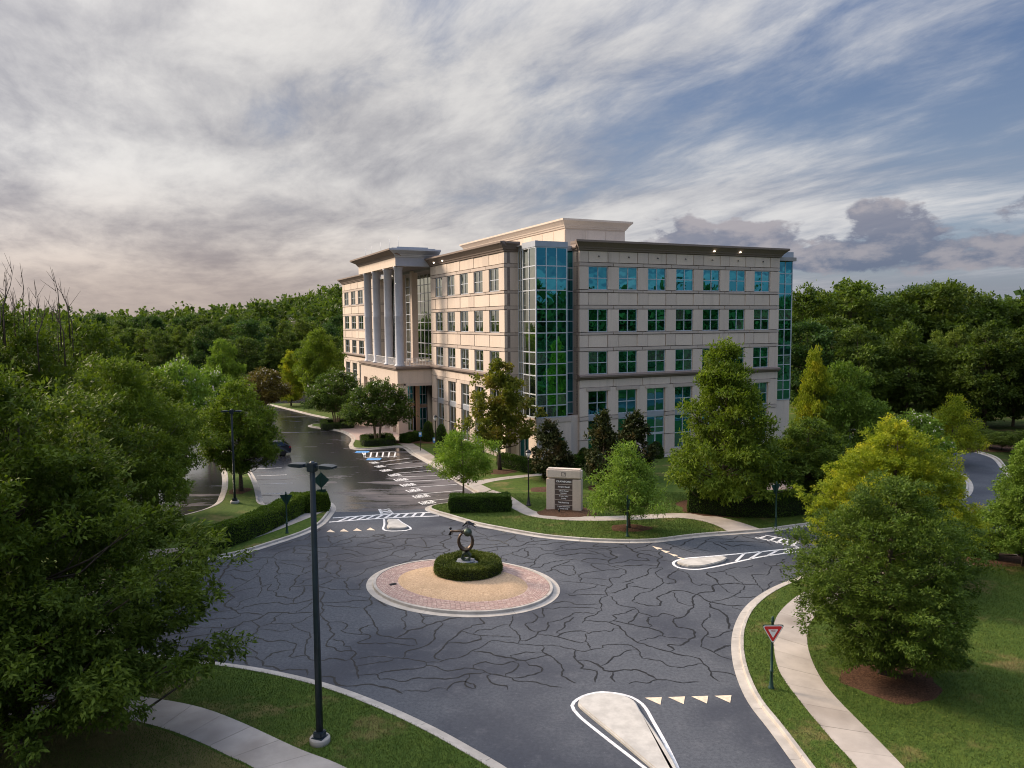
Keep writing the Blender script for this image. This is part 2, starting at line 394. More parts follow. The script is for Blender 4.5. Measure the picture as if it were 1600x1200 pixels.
def leaf_mat(name, c1, c2, trans=.32, rough=.5, patch=None):
    m = bpy.data.materials.new(name); m.use_nodes = True; t = NT(m.node_tree)
    r = t.n('ShaderNodeNewGeometry').outputs['Random Per Island']; o = t.n('ShaderNodeObjectInfo').outputs['Random']
    p = pos(t); cl = t.noise(t.vm('ADD', p, t.xyz(t.m('MULTIPLY', o, 90.0), 0.0, 0.0)), .7, 3, .6)
    f = t.m('ADD', t.m('MULTIPLY', r, .55), t.m('MULTIPLY', t.ss(cl, .3, .7), .45))
    col = t.mix(f, c1, c2)
    if patch: col = t.mix(t.m('MULTIPLY', t.ss(cl, .52, .70), .8), col, patch)
    k = t.m('ADD', 1.28, t.m('MULTIPLY', o, .42)); col = t.mix(1.0, col, t.xyz(k, k, t.m('MULTIPLY', k, .95)), 'MULTIPLY')
    b = t.n('ShaderNodeBsdfPrincipled', {'Base Color': col, 'Roughness': max(rough, .62), 'Specular IOR Level': .12})
    tr = t.n('ShaderNodeBsdfTranslucent', {'Color': t.mix(1.0, col, (1.25, 1.35, .6), 'MULTIPLY')})
    mx = t.n('ShaderNodeMixShader', {0: trans, 1: b, 2: tr}); t.n('ShaderNodeOutputMaterial', {0: mx}); return m
M['leaf_oak'] = leaf_mat('willow_oak_leaf', (.025, .044, .007), (.088, .122, .017))
M['leaf_oak2'] = leaf_mat('oak_leaf_deep', (.026, .050, .010), (.092, .136, .022))
M['leaf_bright'] = leaf_mat('bright_oak_leaf', (.042, .074, .009), (.125, .168, .020))
M['leaf_yellow'] = leaf_mat('yellow_green_leaf', (.07, .11, .010), (.22, .24, .018), patch=(.34, .30, .02))
M['leaf_lime'] = leaf_mat('lime_leaf', (.060, .115, .014), (.165, .235, .032))
M['leaf_feather'] = leaf_mat('feathery_leaf', (.055, .10, .015), (.135, .20, .035))
M['leaf_maple'] = leaf_mat('maple_leaf', (.045, .062, .010), (.135, .140, .022), patch=(.20, .15, .035))
M['leaf_crape'] = leaf_mat('crape_leaf', (.022, .045, .010), (.070, .105, .020))
M['leaf_brown'] = leaf_mat('bronze_leaf', (.060, .055, .015), (.135, .105, .030))
M['leaf_magnolia'] = leaf_mat('magnolia_leaf', (.014, .022, .008), (.050, .055, .018), trans=.08, rough=.35, patch=(.11, .070, .03))
M['leaf_hedge'] = leaf_mat('hedge_leaf', (.016, .038, .007), (.055, .098, .014), trans=.15)
M['leaf_hedge2'] = leaf_mat('bright_hedge_leaf', (.040, .075, .009), (.115, .165, .021), trans=.22)
M['leaf_box'] = leaf_mat('clipped_box_leaf', (.030, .046, .008), (.095, .115, .022), trans=.15)
M['leaf_forest'] = leaf_mat('forest_leaf', (.025, .046, .011), (.084, .120, .022))
M['leaf_forest2'] = leaf_mat('forest_leaf_light', (.036, .060, .012), (.106, .138, .024))
M['leaf_forest3'] = leaf_mat('forest_leaf_dark', (.015, .034, .012), (.046, .085, .022))
M['flower'] = plain('white_blossom', (.75, .68, .62), .7, .05, 5.0)
M['hedge_core'] = plain('hedge_core', (.012, .018, .006), .95, .2, 5.0)
M['bark'] = plain('bark', (.085, .066, .050), .9, .35, 7.0, bscale=14, bst=.8)
M['bark_pale'] = plain('pale_bark', (.26, .20, .15), .8, .3, 5.0, bscale=14, bst=.5)
M['bark_grey'] = plain('grey_twig', (.12, .095, .08), .9, .2, 5.0)
# ------------------------------------------------------------------ plan geometry helpers
def smooth(pts, step=.5, closed=False):
    P = [np.array(p[:2], float) for p in pts]; n = len(P); out = []
    rng_ = range(n if closed else n - 1)
    for i in rng_:
        p1, p2 = P[i], P[(i + 1) % n]
        p0 = P[(i - 1) % n] if (closed or i > 0) else 2 * p1 - p2
        p3 = P[(i + 2) % n] if (closed or i < n - 2) else 2 * p2 - p1
        L = np.linalg.norm(p2 - p1)
        a0, a1, a2 = [max(np.linalg.norm(q), 1e-6) ** .5 for q in (p1 - p0, p2 - p1, p3 - p2)]
        m1 = (p2 - p1) + a1 * ((p1 - p0) / a0 - (p2 - p0) / (a0 + a1)); m2 = (p2 - p1) + a1 * ((p3 - p2) / a2 - (p3 - p1) / (a1 + a2))
        k = max(1, int(round(L / step)))
        for j in range(k):
            t = j / k
            out.append((2 * t**3 - 3 * t**2 + 1) * p1 + (t**3 - 2 * t**2 + t) * m1 + (-2 * t**3 + 3 * t**2) * p2 + (t**3 - t**2) * m2)
    if not closed: out.append(P[-1])
    return np.array(out)
def resample(L, step):
    L = np.asarray(L, float); d = np.r_[0, np.cumsum(np.linalg.norm(np.diff(L, axis=0), axis=1))]
    n = max(2, int(round(d[-1] / step)) + 1); s = np.linspace(0, d[-1], n)
    return np.c_[np.interp(s, d, L[:, 0]), np.interp(s, d, L[:, 1])]
def normals(L, closed=False):
    L = np.asarray(L)
    t = (np.roll(L, -1, 0) - np.roll(L, 1, 0)) if closed else np.gradient(L, axis=0)
    t = t / np.maximum(np.linalg.norm(t, axis=1, keepdims=True), 1e-9)
    return np.c_[-t[:, 1], t[:, 0]]             # to the left of travel
def offset(L, d, closed=False): return np.asarray(L) + normals(L, closed) * d
def inside(poly, X, Y):
    poly = np.asarray(poly); r = np.zeros(len(X), bool); j = len(poly) - 1
    for i in range(len(poly)):
        xi, yi = poly[i]; xj, yj = poly[j]
        if yi != yj:
            c = ((yi > Y) != (yj > Y)) & (X < (xj - xi) * (Y - yi) / (yj - yi) + xi); r ^= c
        j = i
    return r
def sheet(name, pts, z, mat, kind='structure', thick=None):
    mb = MB()
    if thick: mb.prism(pts, z - thick, z, bottom=False)
    else:
        ar = sum(pts[i][0] * pts[(i + 1) % len(pts)][1] - pts[(i + 1) % len(pts)][0] * pts[i][1] for i in range(len(pts)))
        q = list(pts) if ar > 0 else list(pts)[::-1]
        mb.add([(p[0], p[1], z) for p in q], [list(range(len(q)))])
    o = mb.build(name, mat)
    bm = bmesh.new(); bm.from_mesh(o.data); bmesh.ops.triangulate(bm, faces=[f for f in bm.faces if len(f.verts) > 4]); bm.to_mesh(o.data); bm.free()
    return tag(o, kind=kind) if kind else o
KW, KH, GUT = .17, .14, .33
def kerb(line, side, name='kerb', seg=3.0, closed=False, kh=KH, gut=GUT):
    """concrete kerb and gutter along a smoothed line; side=+1: the lawn lies left of travel. Each cast length is a piece."""
    root = tag(link(name, None), kind='structure')
    L = resample(line, .45); n = len(L); k = max(2, int(round(seg / .45)))
    N = normals(L) * side
    prof = [(0.0, -.02), (0.0, .012), (gut, .022), (gut + .02, kh - .015), (gut + .04, kh), (gut + KW, kh), (gut + KW, -.02)]
    for i in range(0, n - 1, k):
        idx = list(range(i, min(i + k, n - 1) + 1))
        if len(idx) < 2: continue
        Q = L[idx].copy(); T0 = Q[1] - Q[0]; T1 = Q[-1] - Q[-2]
        Q[0] = Q[0] + T0 / max(np.linalg.norm(T0), 1e-6) * .008; Q[-1] = Q[-1] - T1 / max(np.linalg.norm(T1), 1e-6) * .008
        v = []; f = []; m = len(prof)
        for q, nn in zip(Q, N[idx]):
            v += [(q[0] + nn[0] * o, q[1] + nn[1] * o, z) for o, z in prof]
        for a in range(len(idx) - 1):
            for b in range(m - 1):
                fa = (a * m + b, (a + 1) * m + b, (a + 1) * m + b + 1, a * m + b + 1)
                f.append(fa if side < 0 else fa[::-1])
        f.append(list(range(m))); f.append([(len(idx) - 1) * m + b for b in range(m)][::-1])
        MB().add(v, f).build('kerb_stone', M['concrete'], root)
    return root
def walk(name, left, right, z=.128, slab=1.55, mat=None):
    """concrete walk between two edge lines, cast in separate slabs"""
    root = tag(link(name, None), kind='structure')
    A = resample(smooth(left, .3), .25); n = len(A)
    B_ = smooth(right, .3); d = np.r_[0, np.cumsum(np.linalg.norm(np.diff(B_, axis=0), axis=1))]; s = np.linspace(0, d[-1], n)
    B = np.c_[np.interp(s, d, B_[:, 0]), np.interp(s, d, B_[:, 1])]
    k = max(2, int(round(slab / .25)))
    for i in range(0, n - 1, k):
        j = min(i + k, n - 1)
        if j - i < 2: continue
        a = A[i:j + 1].copy(); b = B[i:j + 1].copy()
        a[-1] = a[-1] * .94 + a[-2] * .06; b[-1] = b[-1] * .94 + b[-2] * .06
        MB().prism(list(map(tuple, a)) + list(map(tuple, b[::-1])), z - .08, z + random.uniform(-.003, .003), bottom=False).build('slab', mat or M['walk'], root)
    return np.array(list(A) + list(B[::-1]))
def strip(mb, pts, w, z, closed=False):
    """painted line of width w along pts"""
    L = np.asarray(pts, float); N = normals(L, closed); n = len(L); o = len(mb.v)
    v = [];
    for p, q in zip(L, N): v += [(p[0] + q[0] * w / 2, p[1] + q[1] * w / 2, z), (p[0] - q[0] * w / 2, p[1] - q[1] * w / 2, z)]
    f = [(2 * i, 2 * i + 1, 2 * ((i + 1) % n) + 1, 2 * ((i + 1) % n)) for i in range(n if closed else n - 1)]
    mb.add(v, f)

# ------------------------------------------------------------------ the ground
sheet('ground', [(-900, -300), (900, -300), (900, 1500), (-900, 1500)], -.06, M['field'])
sheet('road', [(-75, 8), (75, 8), (75, 175), (-75, 175)], 0.0, M['asphalt'])
lot = W2([(521, 800), (600, 799), (668, 795), (760, 780), (700, 735), (610, 690), (540, 655), (430, 630), (380, 630), (250, 660), (100, 720), (-60, 790), (-60, 840), (280, 806), (420, 795)])
sheet('parking_lot', lot, .004, M['wet'])
far_lot = [(-75, 118), (-18, 112), (-14, 172), (-75, 172)]
sheet('far_parking_lot', far_lot, .008, M['wet'])

LAWNS = {}; LAWNS_ALL = []
def lawn(name, border_px, rest_world, mat, z=.12, k0=0, k1=None, side=None):
    """border_px: road edge traced on the ground; rest_world closes the lawn away from the road"""
    line = smooth(W2(border_px), .45)
    poly = list(map(tuple, line)) + list(rest_world)
    ar = sum(poly[i][0] * poly[(i + 1) % len(poly)][1] - poly[(i + 1) % len(poly)][0] * poly[i][1] for i in range(len(poly)))
    side = 1 if ar > 0 else -1
    kerb(line, side)
    inner = offset(line, side * (GUT + KW - .03))
    P = list(map(tuple, inner)) + list(rest_world)
    sheet(name, P, z, mat, thick=.2)
    LAWNS[name] = P; LAWNS_ALL.append((name, poly))
    return P
A_px = [(415, 632), (440, 638), (480, 648), (512, 656), (505, 661), (484, 664), (482, 667), (500, 670), (527, 674), (543, 680.5), (549, 687), (545, 697), (552, 702.5), (580, 702.5), (608, 700),
        (624, 699), (642, 710), (670, 726), (692, 740), (716, 756), (744, 774), (742, 778), (705, 785), (676, 789), (665, 793), (664, 797), (675, 802), (692, 807), (740, 821), (780, 829),
        (842, 840), (890, 845), (936, 848), (980, 849), (1024, 848), (1092, 840), (1155, 835), (1196, 832), (1249, 825), (1350, 812), (1430, 800), (1495, 786), (1514, 776), (1521, 764), (1516, 750), (1500, 738), (1470, 724)]
lawn('lawn', A_px, [(32, 92), (80, 110), (80, 178), (-20, 178), (-28, 130)], M['lawn']); LAWNS['lawn_a'] = LAWNS['lawn']
B_px = [(1310, 1290), (1244, 1200), (1202, 1141.6), (1168, 1096.6), (1148, 1049), (1142.5, 1007), (1148, 976), (1165, 947.5), (1199, 922), (1252, 900), (1340, 875), (1450, 852), (1540, 838), (1640, 836), (1760, 838)]
lawn('lawn', B_px, [(80, 46), (80, 6), (14, 6)], M['lawn']); LAWNS['lawn_b'] = LAWNS['lawn']
E_px = [(1760, 800), (1640, 796), (1600, 780), (1575, 752), (1562, 730), (1545, 714), (1515, 706), (1470, 702)]
lawn('lawn', E_px, [(40, 92), (90, 130), (90, 58)], M['field'])
C_px = [(-350, 990), (-100, 1000), (100, 1008), (220, 1019), (300, 1030), (400, 1043), (503, 1065.6), (587.5, 1095), (681, 1137.5), (744, 1172), (792, 1200), (880, 1262), (960, 1330)]
lawn('lawn', C_px, [(-1.0, 6), (-60, 6), (-60, 28)], M['lawn']); LAWNS['lawn_c'] = LAWNS['lawn']
D_px = [(-150, 950), (0, 930), (100, 915), (200, 900), (299, 882), (380, 866), (430, 851), (480, 834), (505, 821), (519, 806), (525, 795), (521, 787), (510, 782), (495, 781), (450, 785), (420, 790), (412, 786), (410, 778), (405, 760), (398, 745), (388, 730),
        (378, 716), (362, 705), (346, 706), (341, 719), (346, 740), (347, 755), (343, 774), (328, 792), (250, 813), (100, 832), (-150, 850)]
lawn('lawn', D_px, [(-75, 47), (-75, 40)], M['lawn'])

# walks
sw_b = walk('sidewalk', W2([(1420, 1330), (1335, 1200), (1300, 1161), (1249, 1099), (1218, 1054), (1209, 1015), (1211, 973), (1230, 947.5), (1262, 926), (1330, 906), (1440, 884), (1520, 872), (1640, 868)]),
            W2([(1520, 1330), (1408, 1200), (1300, 1088), (1280, 1060), (1265, 1026), (1261, 1000), (1265, 980), (1282, 958), (1310, 942), (1370, 921), (1460, 898), (1530, 885), (1640, 880)]))
sw_c = walk('sidewalk', W2([(-50, 1085), (100, 1083), (225, 1094), (312.5, 1110), (375, 1133), (471, 1177), (530, 1200), (640, 1262), (720, 1320)]),
            W2([(-50, 1128), (80, 1120), (196, 1129), (258, 1144), (317, 1167), (358, 1187), (387, 1200), (480, 1262), (560, 1330)]))
sheet('dry_lawn', W2([(-250, 1135), (80, 1124), (196, 1133), (258, 1148), (317, 1171), (358, 1191), (387, 1204), (470, 1258), (300, 1330), (-300, 1330)]), .126, M['lawn_dry'])
sheet('dry_lawn', W2([(225, 1092), (250, 1060), (330, 1062), (390, 1090), (455, 1120), (500, 1150), (470, 1174), (375, 1130), (312, 1107)]), .1235, M['lawn_mixed'])
sw_d = walk('sidewalk', W2([(200, 880), (300, 868), (360, 855), (420, 836), (470, 817), (508, 801)]), W2([(200, 866), (300, 856), (360, 842), (415, 823), (460, 808), (500, 796)]))
walk('sidewalk', W2([(612, 689), (637, 702), (668, 721), (700, 742), (722, 757), (752, 774)]), W2([(622, 684), (655, 700), (690, 722), (722, 743), (745, 756), (768, 767)]))
sw_a = walk('sidewalk', W2([(752, 775), (775, 785), (800, 797), (828, 809), (874, 815), (936, 816.5), (999, 814.5), (1061, 812), (1098, 817), (1124, 826), (1138, 834)]),
     W2([(770, 768), (796, 777), (818, 791), (838, 802), (874, 808.5), (936, 809.5), (999, 807.5), (1061, 804.5), (1110, 808), (1150, 817), (1190, 830)]), z=.132)
sw_a2 = walk('sidewalk', W2([(738, 764), (768, 755), (810, 749), (860, 744)]), W2([(730, 756), (768, 750), (810, 745), (860, 741)]), z=.136)
walk('sidewalk', W2([(1000, 724), (1020, 719), (1070, 712)]), W2([(1000, 716), (1020, 713), (1070, 707)]), z=.136)
# brick forecourt by the entrance and a paved court behind the big oak
sheet('brick_forecourt', W2([(528, 671), (545, 678), (552, 688), (563, 690), (600, 690), (618, 688), (632, 700), (660, 690), (640, 668), (600, 655), (555, 655), (545, 664)]), .126, M['brick2'])
sheet('brick_court', W2([(1195, 768), (1260, 766), (1275, 748), (1210, 746)]), .130, M['brick2'])

# road markings (painted sheets)
ZP = .010
mk = MB()
def ribbon_px(pts, w, z=ZP, closed=False, mb=None): strip(mk if mb is None else mb, smooth(W2(pts), .3, closed), w, z, closed)
ribbon_px([(1120, 1330), (1070, 1225), (1044, 1170), (1022, 1130), (1003, 1100), (985, 1089), (962, 1083.5), (943, 1081.5), (920, 1085), (902, 1093), (894, 1103), (903, 1117), (940, 1148), (1007, 1200), (1100, 1275)], .13)
ribbon_px([(1250, 856), (1180, 863), (1110, 869.5), (1066, 873.5), (1052, 879.5), (1060, 887), (1086, 890), (1115, 886), (1145, 879.5), (1190, 870), (1250, 861.5)], .16)
for a, b in (((1163, 865), (1150, 877)), ((1190, 862), (1172, 873)), ((1215, 860), (1200, 868)), ((1238, 857.5), (1225, 864.5))): ribbon_px([a, b], .16)
ribbon_px([(1180, 840), (1212, 846.5), (1246, 854)], .13); ribbon_px([(1195, 836.5), (1211, 838.8), (1230, 843), (1250, 848)], .13)
for a, b in (((1195.6, 838.4), (1183, 841.6)), ((1212.8, 840), (1200, 845.6)), ((1222, 842.5), (1213, 848.8)), ((1232, 845.2), (1224, 851.4)), ((1244, 847.6), (1236, 853.4))): ribbon_px([a, b], .17)
# crosswalk to the car park: two rails and slanted bars
ra = W2([(514, 816), (560, 812.5), (620, 808.8), (686, 806.2)]); rb = W2([(520, 809.5), (560, 806.6), (620, 803), (676, 800.6)])
RA, RB = smooth(ra, .3), smooth(rb, .3); strip(mk, RA, .20, ZP); strip(mk, RB, .20, ZP)
RA2, RB2 = resample(RA, .62), resample(RB, .60); n_ = min(len(RA2), len(RB2))
for i in range(1, n_ - 2): strip(mk, [RA2[i], RB2[min(i + 1, n_ - 1)]], .20, ZP + .002)
ribbon_px([(593, 795.5), (597, 803)], .22); ribbon_px([(606, 795), (613.5, 803)], .22)
for q in (((594, 797.5), (609, 796.2)), ((595.5, 800), (611, 798.6)), ((597, 802.6), (613, 801))): ribbon_px(q, .2)
ribbon_px([(621, 811), (627, 816), (641, 824.5), (642, 827), (634, 829), (605, 829.6), (599, 827), (600.5, 820), (600, 811)], .14)
# car park bay lines
def bay(a, b, w=.11): strip(mk, smooth(W2([a, b]), 1.0), w, .014)
for a, b in (((602, 727), (644, 722)), ((607, 733.5), (660, 729)), ((615, 740), (676, 735)), ((622, 745.5), (690, 743)), ((632, 753), (703, 749)), ((642, 762), (714, 757)), ((652, 772.5), (726, 766)), ((665, 783), (738, 776)), ((594, 722), (640, 716))): bay(a, b)
for a, b in (((566, 707), (571, 715)), ((571, 715), (620, 713.5)), ((567, 707), (618, 706))): bay(a, b, .14)
for k in range(6): bay((569 + k * 9.4, 714.6), (571 + k * 9.4, 706.5), .16)
for a, b in (((412, 772), (470, 770)), ((407, 757), (458, 755)), ((401, 744), (448, 742)), ((394, 733), (440, 731))): bay(a, b)
# stencilled words at the mouth of each bay: block letters too worn to read, laid as letter-sized bars
def stencil(a, b, rows):
    A, B = np.array(W2([a])[0]), np.array(W2([b])[0]); u = (B - A); L = np.linalg.norm(u); u /= L; v = np.array([-u[1], u[0]])
    n = 4; w = L / n
    for k in range(n):
        o = A + u * (k * w + .05 * w); hgt = rows
        def q(x0, x1, y0, y1):
            P = [o + u * x0 * w + v * y0 * hgt, o + u * x1 * w + v * y0 * hgt, o + u * x1 * w + v * y1 * hgt, o + u * x0 * w + v * y1 * hgt]
            mk.add([(p[0], p[1], .0145) for p in P], [(0, 1, 2, 3)])
        q(0, .26, 0, 1); q(.56, .82, 0, 1 if k % 2 else .55); q(.26, .56, .42, .62)
        if k != 1: q(.26, .56, .82, 1.0)
for (a, b) in (((583, 725), (594, 723.6)), ((591, 731), (604, 729.3)), ((599, 737.5), (614, 735.6)), ((611, 745), (629, 743)), ((620, 752.5), (640, 750.3)), ((630, 760.8), (652, 758.2)), ((640, 769.8), (662, 767)), ((650, 779), (674, 776)), ((660, 789), (683, 786))):
    stencil(a, b, 1.0)
tag(mk.build('road_marking', M['white']), kind='structure')
bl = MB()
for c in ((566, 706.2), (584, 717.6)):
    o = G(*c); bl.prism([(o.x + 1.0 * math.cos(t) * (1.0), o.y + .75 * math.sin(t)) for t in [math.pi / 4 + k * math.pi / 2 for k in range(4)]], .012, .016)
tag(bl.build('accessible_marking', M['blue']), kind='structure')
yt = MB()
def tri(pts): yt.add([(p[0], p[1], .012) for p in W2(pts)], [(0, 1, 2)])
for k in range(4):
    x, y = 1007.5 + 36.3 * k, 1090.6 - 1.0 * k; tri([(x, y), (x + 26.5, y - 1), (x + 24.5, y + 11)])
for k in range(4):
    x, y = 510 + 20.8 * k, 831.5 - 1.0 * k; tri([(x, y), (x + 14, y + .4), (x + 6, y - 4)])
for k in range(4):
    x, y = 1019 + 12.3 * k, 853.5 + 5.4 * k; tri([(x, y), (x + 16, y + 3.6), (x + 8 + k, y + 5.4)])
o = tag(yt.build('yield_marking', M['cream']), kind='structure')
bm = bmesh.new(); bm.from_mesh(o.data); bmesh.ops.recalc_face_normals(bm, faces=bm.faces); bm.to_mesh(o.data); bm.free()

# tar-sealed cracks: grown one by one until they meet an older crack or the edge of the paving
def cracks():
    rg_ = random.Random(21); cell = {}; lines = []
    polys = [np.array(v) for k, v in LAWNS_ALL]
    bad = [np.array(W2(P)) for P in ([(880, 1070), (1010, 1070), (1140, 1300), (1000, 1300)], [(1040, 868), (1260, 850), (1260, 868), (1090, 895)], [(508, 795), (690, 795), (690, 832), (508, 836)])]
    gx, gy = np.meshgrid(np.arange(-26, 24, .12), np.arange(25, 55, .12), indexing='ij'); X, Y = gx.ravel(), gy.ravel()
    dx, dy = X + 2.69, Y - 39.18; c_2, s_2 = math.cos(-.447), math.sin(-.447); u_, v_ = dx * c_2 + dy * s_2, -dx * s_2 + dy * c_2
    free = (np.hypot(dx, dy) < 25) & (Y < 53.2) & (Y > 27.6 + .06 * X) & ((u_ / 5.3) ** 2 + (v_ / 4.3) ** 2 > 1)
    for P in polys + bad: free &= ~inside(P, X, Y)
    free = free.reshape(gx.shape)
    def ok(x, y):
        i, j = int((x + 26) / .12), int((y - 25) / .12)
        return 0 <= i < free.shape[0] and 0 <= j < free.shape[1] and bool(free[i, j])
    def near(x, y, r, skip):
        k = int(math.ceil(r / .6)); i0, j0 = int(x // .6), int(y // .6); best = None
        for i in range(i0 - k, i0 + k + 1):
            for j in range(j0 - k, j0 + k + 1):
                for (a, b, n) in cell.get((i, j), ()):
                    if n != skip:
                        d_ = math.hypot(a - x, b - y)
                        if d_ < r and (best is None or d_ < best[0]): best = (d_, a, b)
        return best
    tries = 0
    while tries < 9000 and len(lines) < 430:
        tries += 1
        x, y = rg_.uniform(-24, 22), rg_.uniform(26, 53.5)
        gap = 1.1 if len(lines) < 70 else (.62 if len(lines) < 300 else .34)
        if near(x, y, gap, -1) or not ok(x, y): continue
        n = len(lines); tang = math.atan2(y - 39.18, x + 2.69) + math.pi / 2
        th0 = tang + rg_.gauss(0, .5) + (math.pi / 2 if rg_.random() < .38 else 0); Lmax = rg_.choice((4, 6, 9, 12)) if n < 300 else rg_.uniform(.35, 1.2)
        halves = []
        for sgn in (0, math.pi):
            th = th0 + sgn; px_, py_ = x, y; P = []; L_ = 0
            while L_ < Lmax:
                st = rg_.uniform(.07, .24); th += rg_.gauss(0, .42)
                if rg_.random() < .12: th += rg_.choice((-1, 1)) * rg_.uniform(.4, 1.0)
                th += .30 * math.sin(th0 + sgn - th); px_ += st * math.cos(th); py_ += st * math.sin(th); L_ += st
                if not ok(px_, py_): break
                P.append((px_, py_)); h = near(px_, py_, .30, n)
                if h: P.append((h[1], h[2])); break
            halves.append(P)
        P = halves[1][::-1] + [(x, y)] + halves[0]
        if len(P) < 5: continue
        lines.append(P)
        for (a, b) in P: cell.setdefault((int(a // .6), int(b // .6)), []).append((a, b, n))
    mb = MB()
    for i, P in enumerate(lines):
        L = np.array(P); N = normals(L); w0 = rg_.uniform(.05, .105) * (1 if i < 300 else .7); v = []
        for k, (p_, n_) in enumerate(zip(L, N)):
            e_ = min(k, len(L) - 1 - k); w_ = w0 * (.25 + .75 * min(1, e_ / 2)) * rg_.uniform(.55, 1.35)
            v += [(p_[0] + n_[0] * w_ / 2, p_[1] + n_[1] * w_ / 2, .004 + .0002 * (i % 12)), (p_[0] - n_[0] * w_ / 2, p_[1] - n_[1] * w_ / 2, .004 + .0002 * (i % 12))]
        mb.add(v, [(2 * k, 2 * k + 1, 2 * k + 3, 2 * k + 2) for k in range(len(L) - 1)])
    tag(mb.build('crack_seal', M['tar']), kind='stuff')
cracks()

# splitter islands of cast concrete
def splitter(px):
    P = smooth(W2(px), .25, True)
    bm_in = offset(P, -.05 if sum(P[i][0] * P[(i + 1) % len(P)][1] - P[(i + 1) % len(P)][0] * P[i][1] for i in range(len(P))) < 0 else .05, True)
    mb = MB(); mb.prism(list(map(tuple, P)), -.02, .08, False); mb.prism(list(map(tuple, bm_in)), .07, .115, False)
    tag(mb.build('splitter_island', M['island']), kind='structure')
splitter([(1090, 1285), (1056, 1200), (1027, 1152), (1001, 1115), (990, 1098), (974, 1090.5), (943, 1086), (920, 1089), (905, 1096), (903, 1103), (920, 1119), (960, 1152), (1016, 1200), (1070, 1245)])
splitter([(1058, 880), (1071, 876), (1100, 873.8), (1128, 871.5), (1135, 873), (1132, 877.5), (1116, 882.5), (1093, 887), (1075, 886)])
splitter([(606, 813.5), (619, 813), (627, 818), (637, 824), (634.5, 826.5), (618, 827.3), (608, 826.8), (604.5, 824.5), (607, 819)])

# ------------------------------------------------------------------ the central island
IC = np.array([-2.69, 39.18]); IA, IB = 5.25, 4.25; IANG = math.atan2(-.428, .904)
def ell(k, dn=0.0, n=96):
    t = np.linspace(0, 2 * math.pi, n, endpoint=False); ra_, rb_ = IA - k, IB - k
    x, y = (ra_ + dn) * np.cos(t), (rb_ + dn) * np.sin(t); c, s_ = math.cos(IANG), math.sin(IANG)
    return np.c_[IC[0] + x * c - y * s_, IC[1] + x * s_ + y * c]
lp = ell(0.0); lp = np.r_[lp, lp[:1]]
kerb(lp, 1, seg=4.6, kh=.15)
sheet('brick_bed', list(map(tuple, ell(.48))), .128, M['mortar'], thick=.12)
# the ring of pavers, laid in courses round the island
mb = MB(); rr = random.Random(3)
c_, s_ = math.cos(IANG), math.sin(IANG)
for row in range(10):
    k = .56 + .112 * row; ra_, rb_ = IA - k, IB - k
    per = math.pi * (3 * (ra_ + rb_) - math.sqrt((3 * ra_ + rb_) * (ra_ + 3 * rb_))); nb = int(per / .222)
    for i in range(nb):
        mb.cur = 1 if rr.random() < .35 else 0
        t0 = 2 * math.pi * (i + .5 * (row % 2)) / nb; t1 = t0 + 2 * math.pi * .93 / nb; z = .140 + rr.uniform(-.004, .004); q = []
        for t, kk in ((t0, 0), (t1, 0), (t1, .098), (t0, .098)):
            x, y = (ra_ - kk) * math.cos(t), (rb_ - kk) * math.sin(t); q.append((IC[0] + x * c_ - y * s_, IC[1] + x * s_ + y * c_))
        v = [(a, b, .12) for a, b in q] + [(a, b, z) for a, b in q]
        mb.add(v, [(4, 5, 6, 7), (0, 1, 5, 4), (1, 2, 6, 5), (2, 3, 7, 6), (3, 0, 4, 7)])
tag(mb.build('brick_paving', [M['brick'], M['brick2']]), kind='stuff')
STRAW = ell(1.66)
hx = []; n_ = 96; bmv = []; fcs = []
for j, s in enumerate((1.0, .97, .75, .4)):
    for p in STRAW: q = IC + (p - IC) * s; bmv.append((q[0], q[1], (.13, .165, .24, .28)[j]))
for j in range(3):
    for i in range(n_): i2 = (i + 1) % n_; fcs.append((j * n_ + i, j * n_ + i2, (j + 1) * n_ + i2, (j + 1) * n_ + i))
fcs.append([3 * n_ + i for i in range(n_)])
tag(MB().add(bmv, fcs, True).build('dry_grass_mound', M['straw']), kind='structure')
g_ = G(614, 917); d_ = MB(); d_.box(-.19, .19, -.13, .13, 0, .012)
for k in range(5): d_.box(-.16, .16, -.11 + .047 * k, -.085 + .047 * k, .012, .018)
tag(d_.build('drain_grate', M['iron'], None, (g_.x, g_.y, .142), .5), 'small dark iron drain grate set in the brick ring', 'drain')
def mulch(px, py, rx, ry, z=.124):
    c = G(px, py, .12); rg = random.Random(int(px * 7 + py))
    ph = [rg.uniform(0, 6.28) for _ in range(3)]
    pts = []
    for k in range(40):
        a = 2 * math.pi * k / 40; w_ = 1 + .06 * math.sin(3 * a + ph[0]) + .05 * math.sin(5 * a + ph[1]) + .03 * math.sin(9 * a + ph[2])
        pts.append((c.x + rx * w_ * math.cos(a), c.y + ry * w_ * math.sin(a)))
    v = [(p[0], p[1], z) for p in pts] + [(c.x + (p[0] - c.x) * .6, c.y + (p[1] - c.y) * .6, z + .07) for p in pts]
    f = [(i, (i + 1) % 40, (i + 1) % 40 + 40, i + 40) for i in range(40)] + [list(range(40, 80))]
    tag(MB().add(v, f, True).build('mulch_bed', M['mulch']), kind='structure')
mulch(1392, 1066, 1.75, 1.55); mulch(985, 825, 1.35, .95); mulch(886, 800, 2.1, 1.6, .127); mulch(781, 737, 1.5, 1.2); mulch(1130, 793, 3.4, 2.9); mulch(946, 763, 1.5, 1.3); mulch(852, 765, 1.3, 1.0)
mulch(375, 767, .85, 1.2); mulch(1545, 873, 2.2, 1.4); mulch(676, 690, 4.6, 1.6); mulch(1550, 700, 5, 2.5)
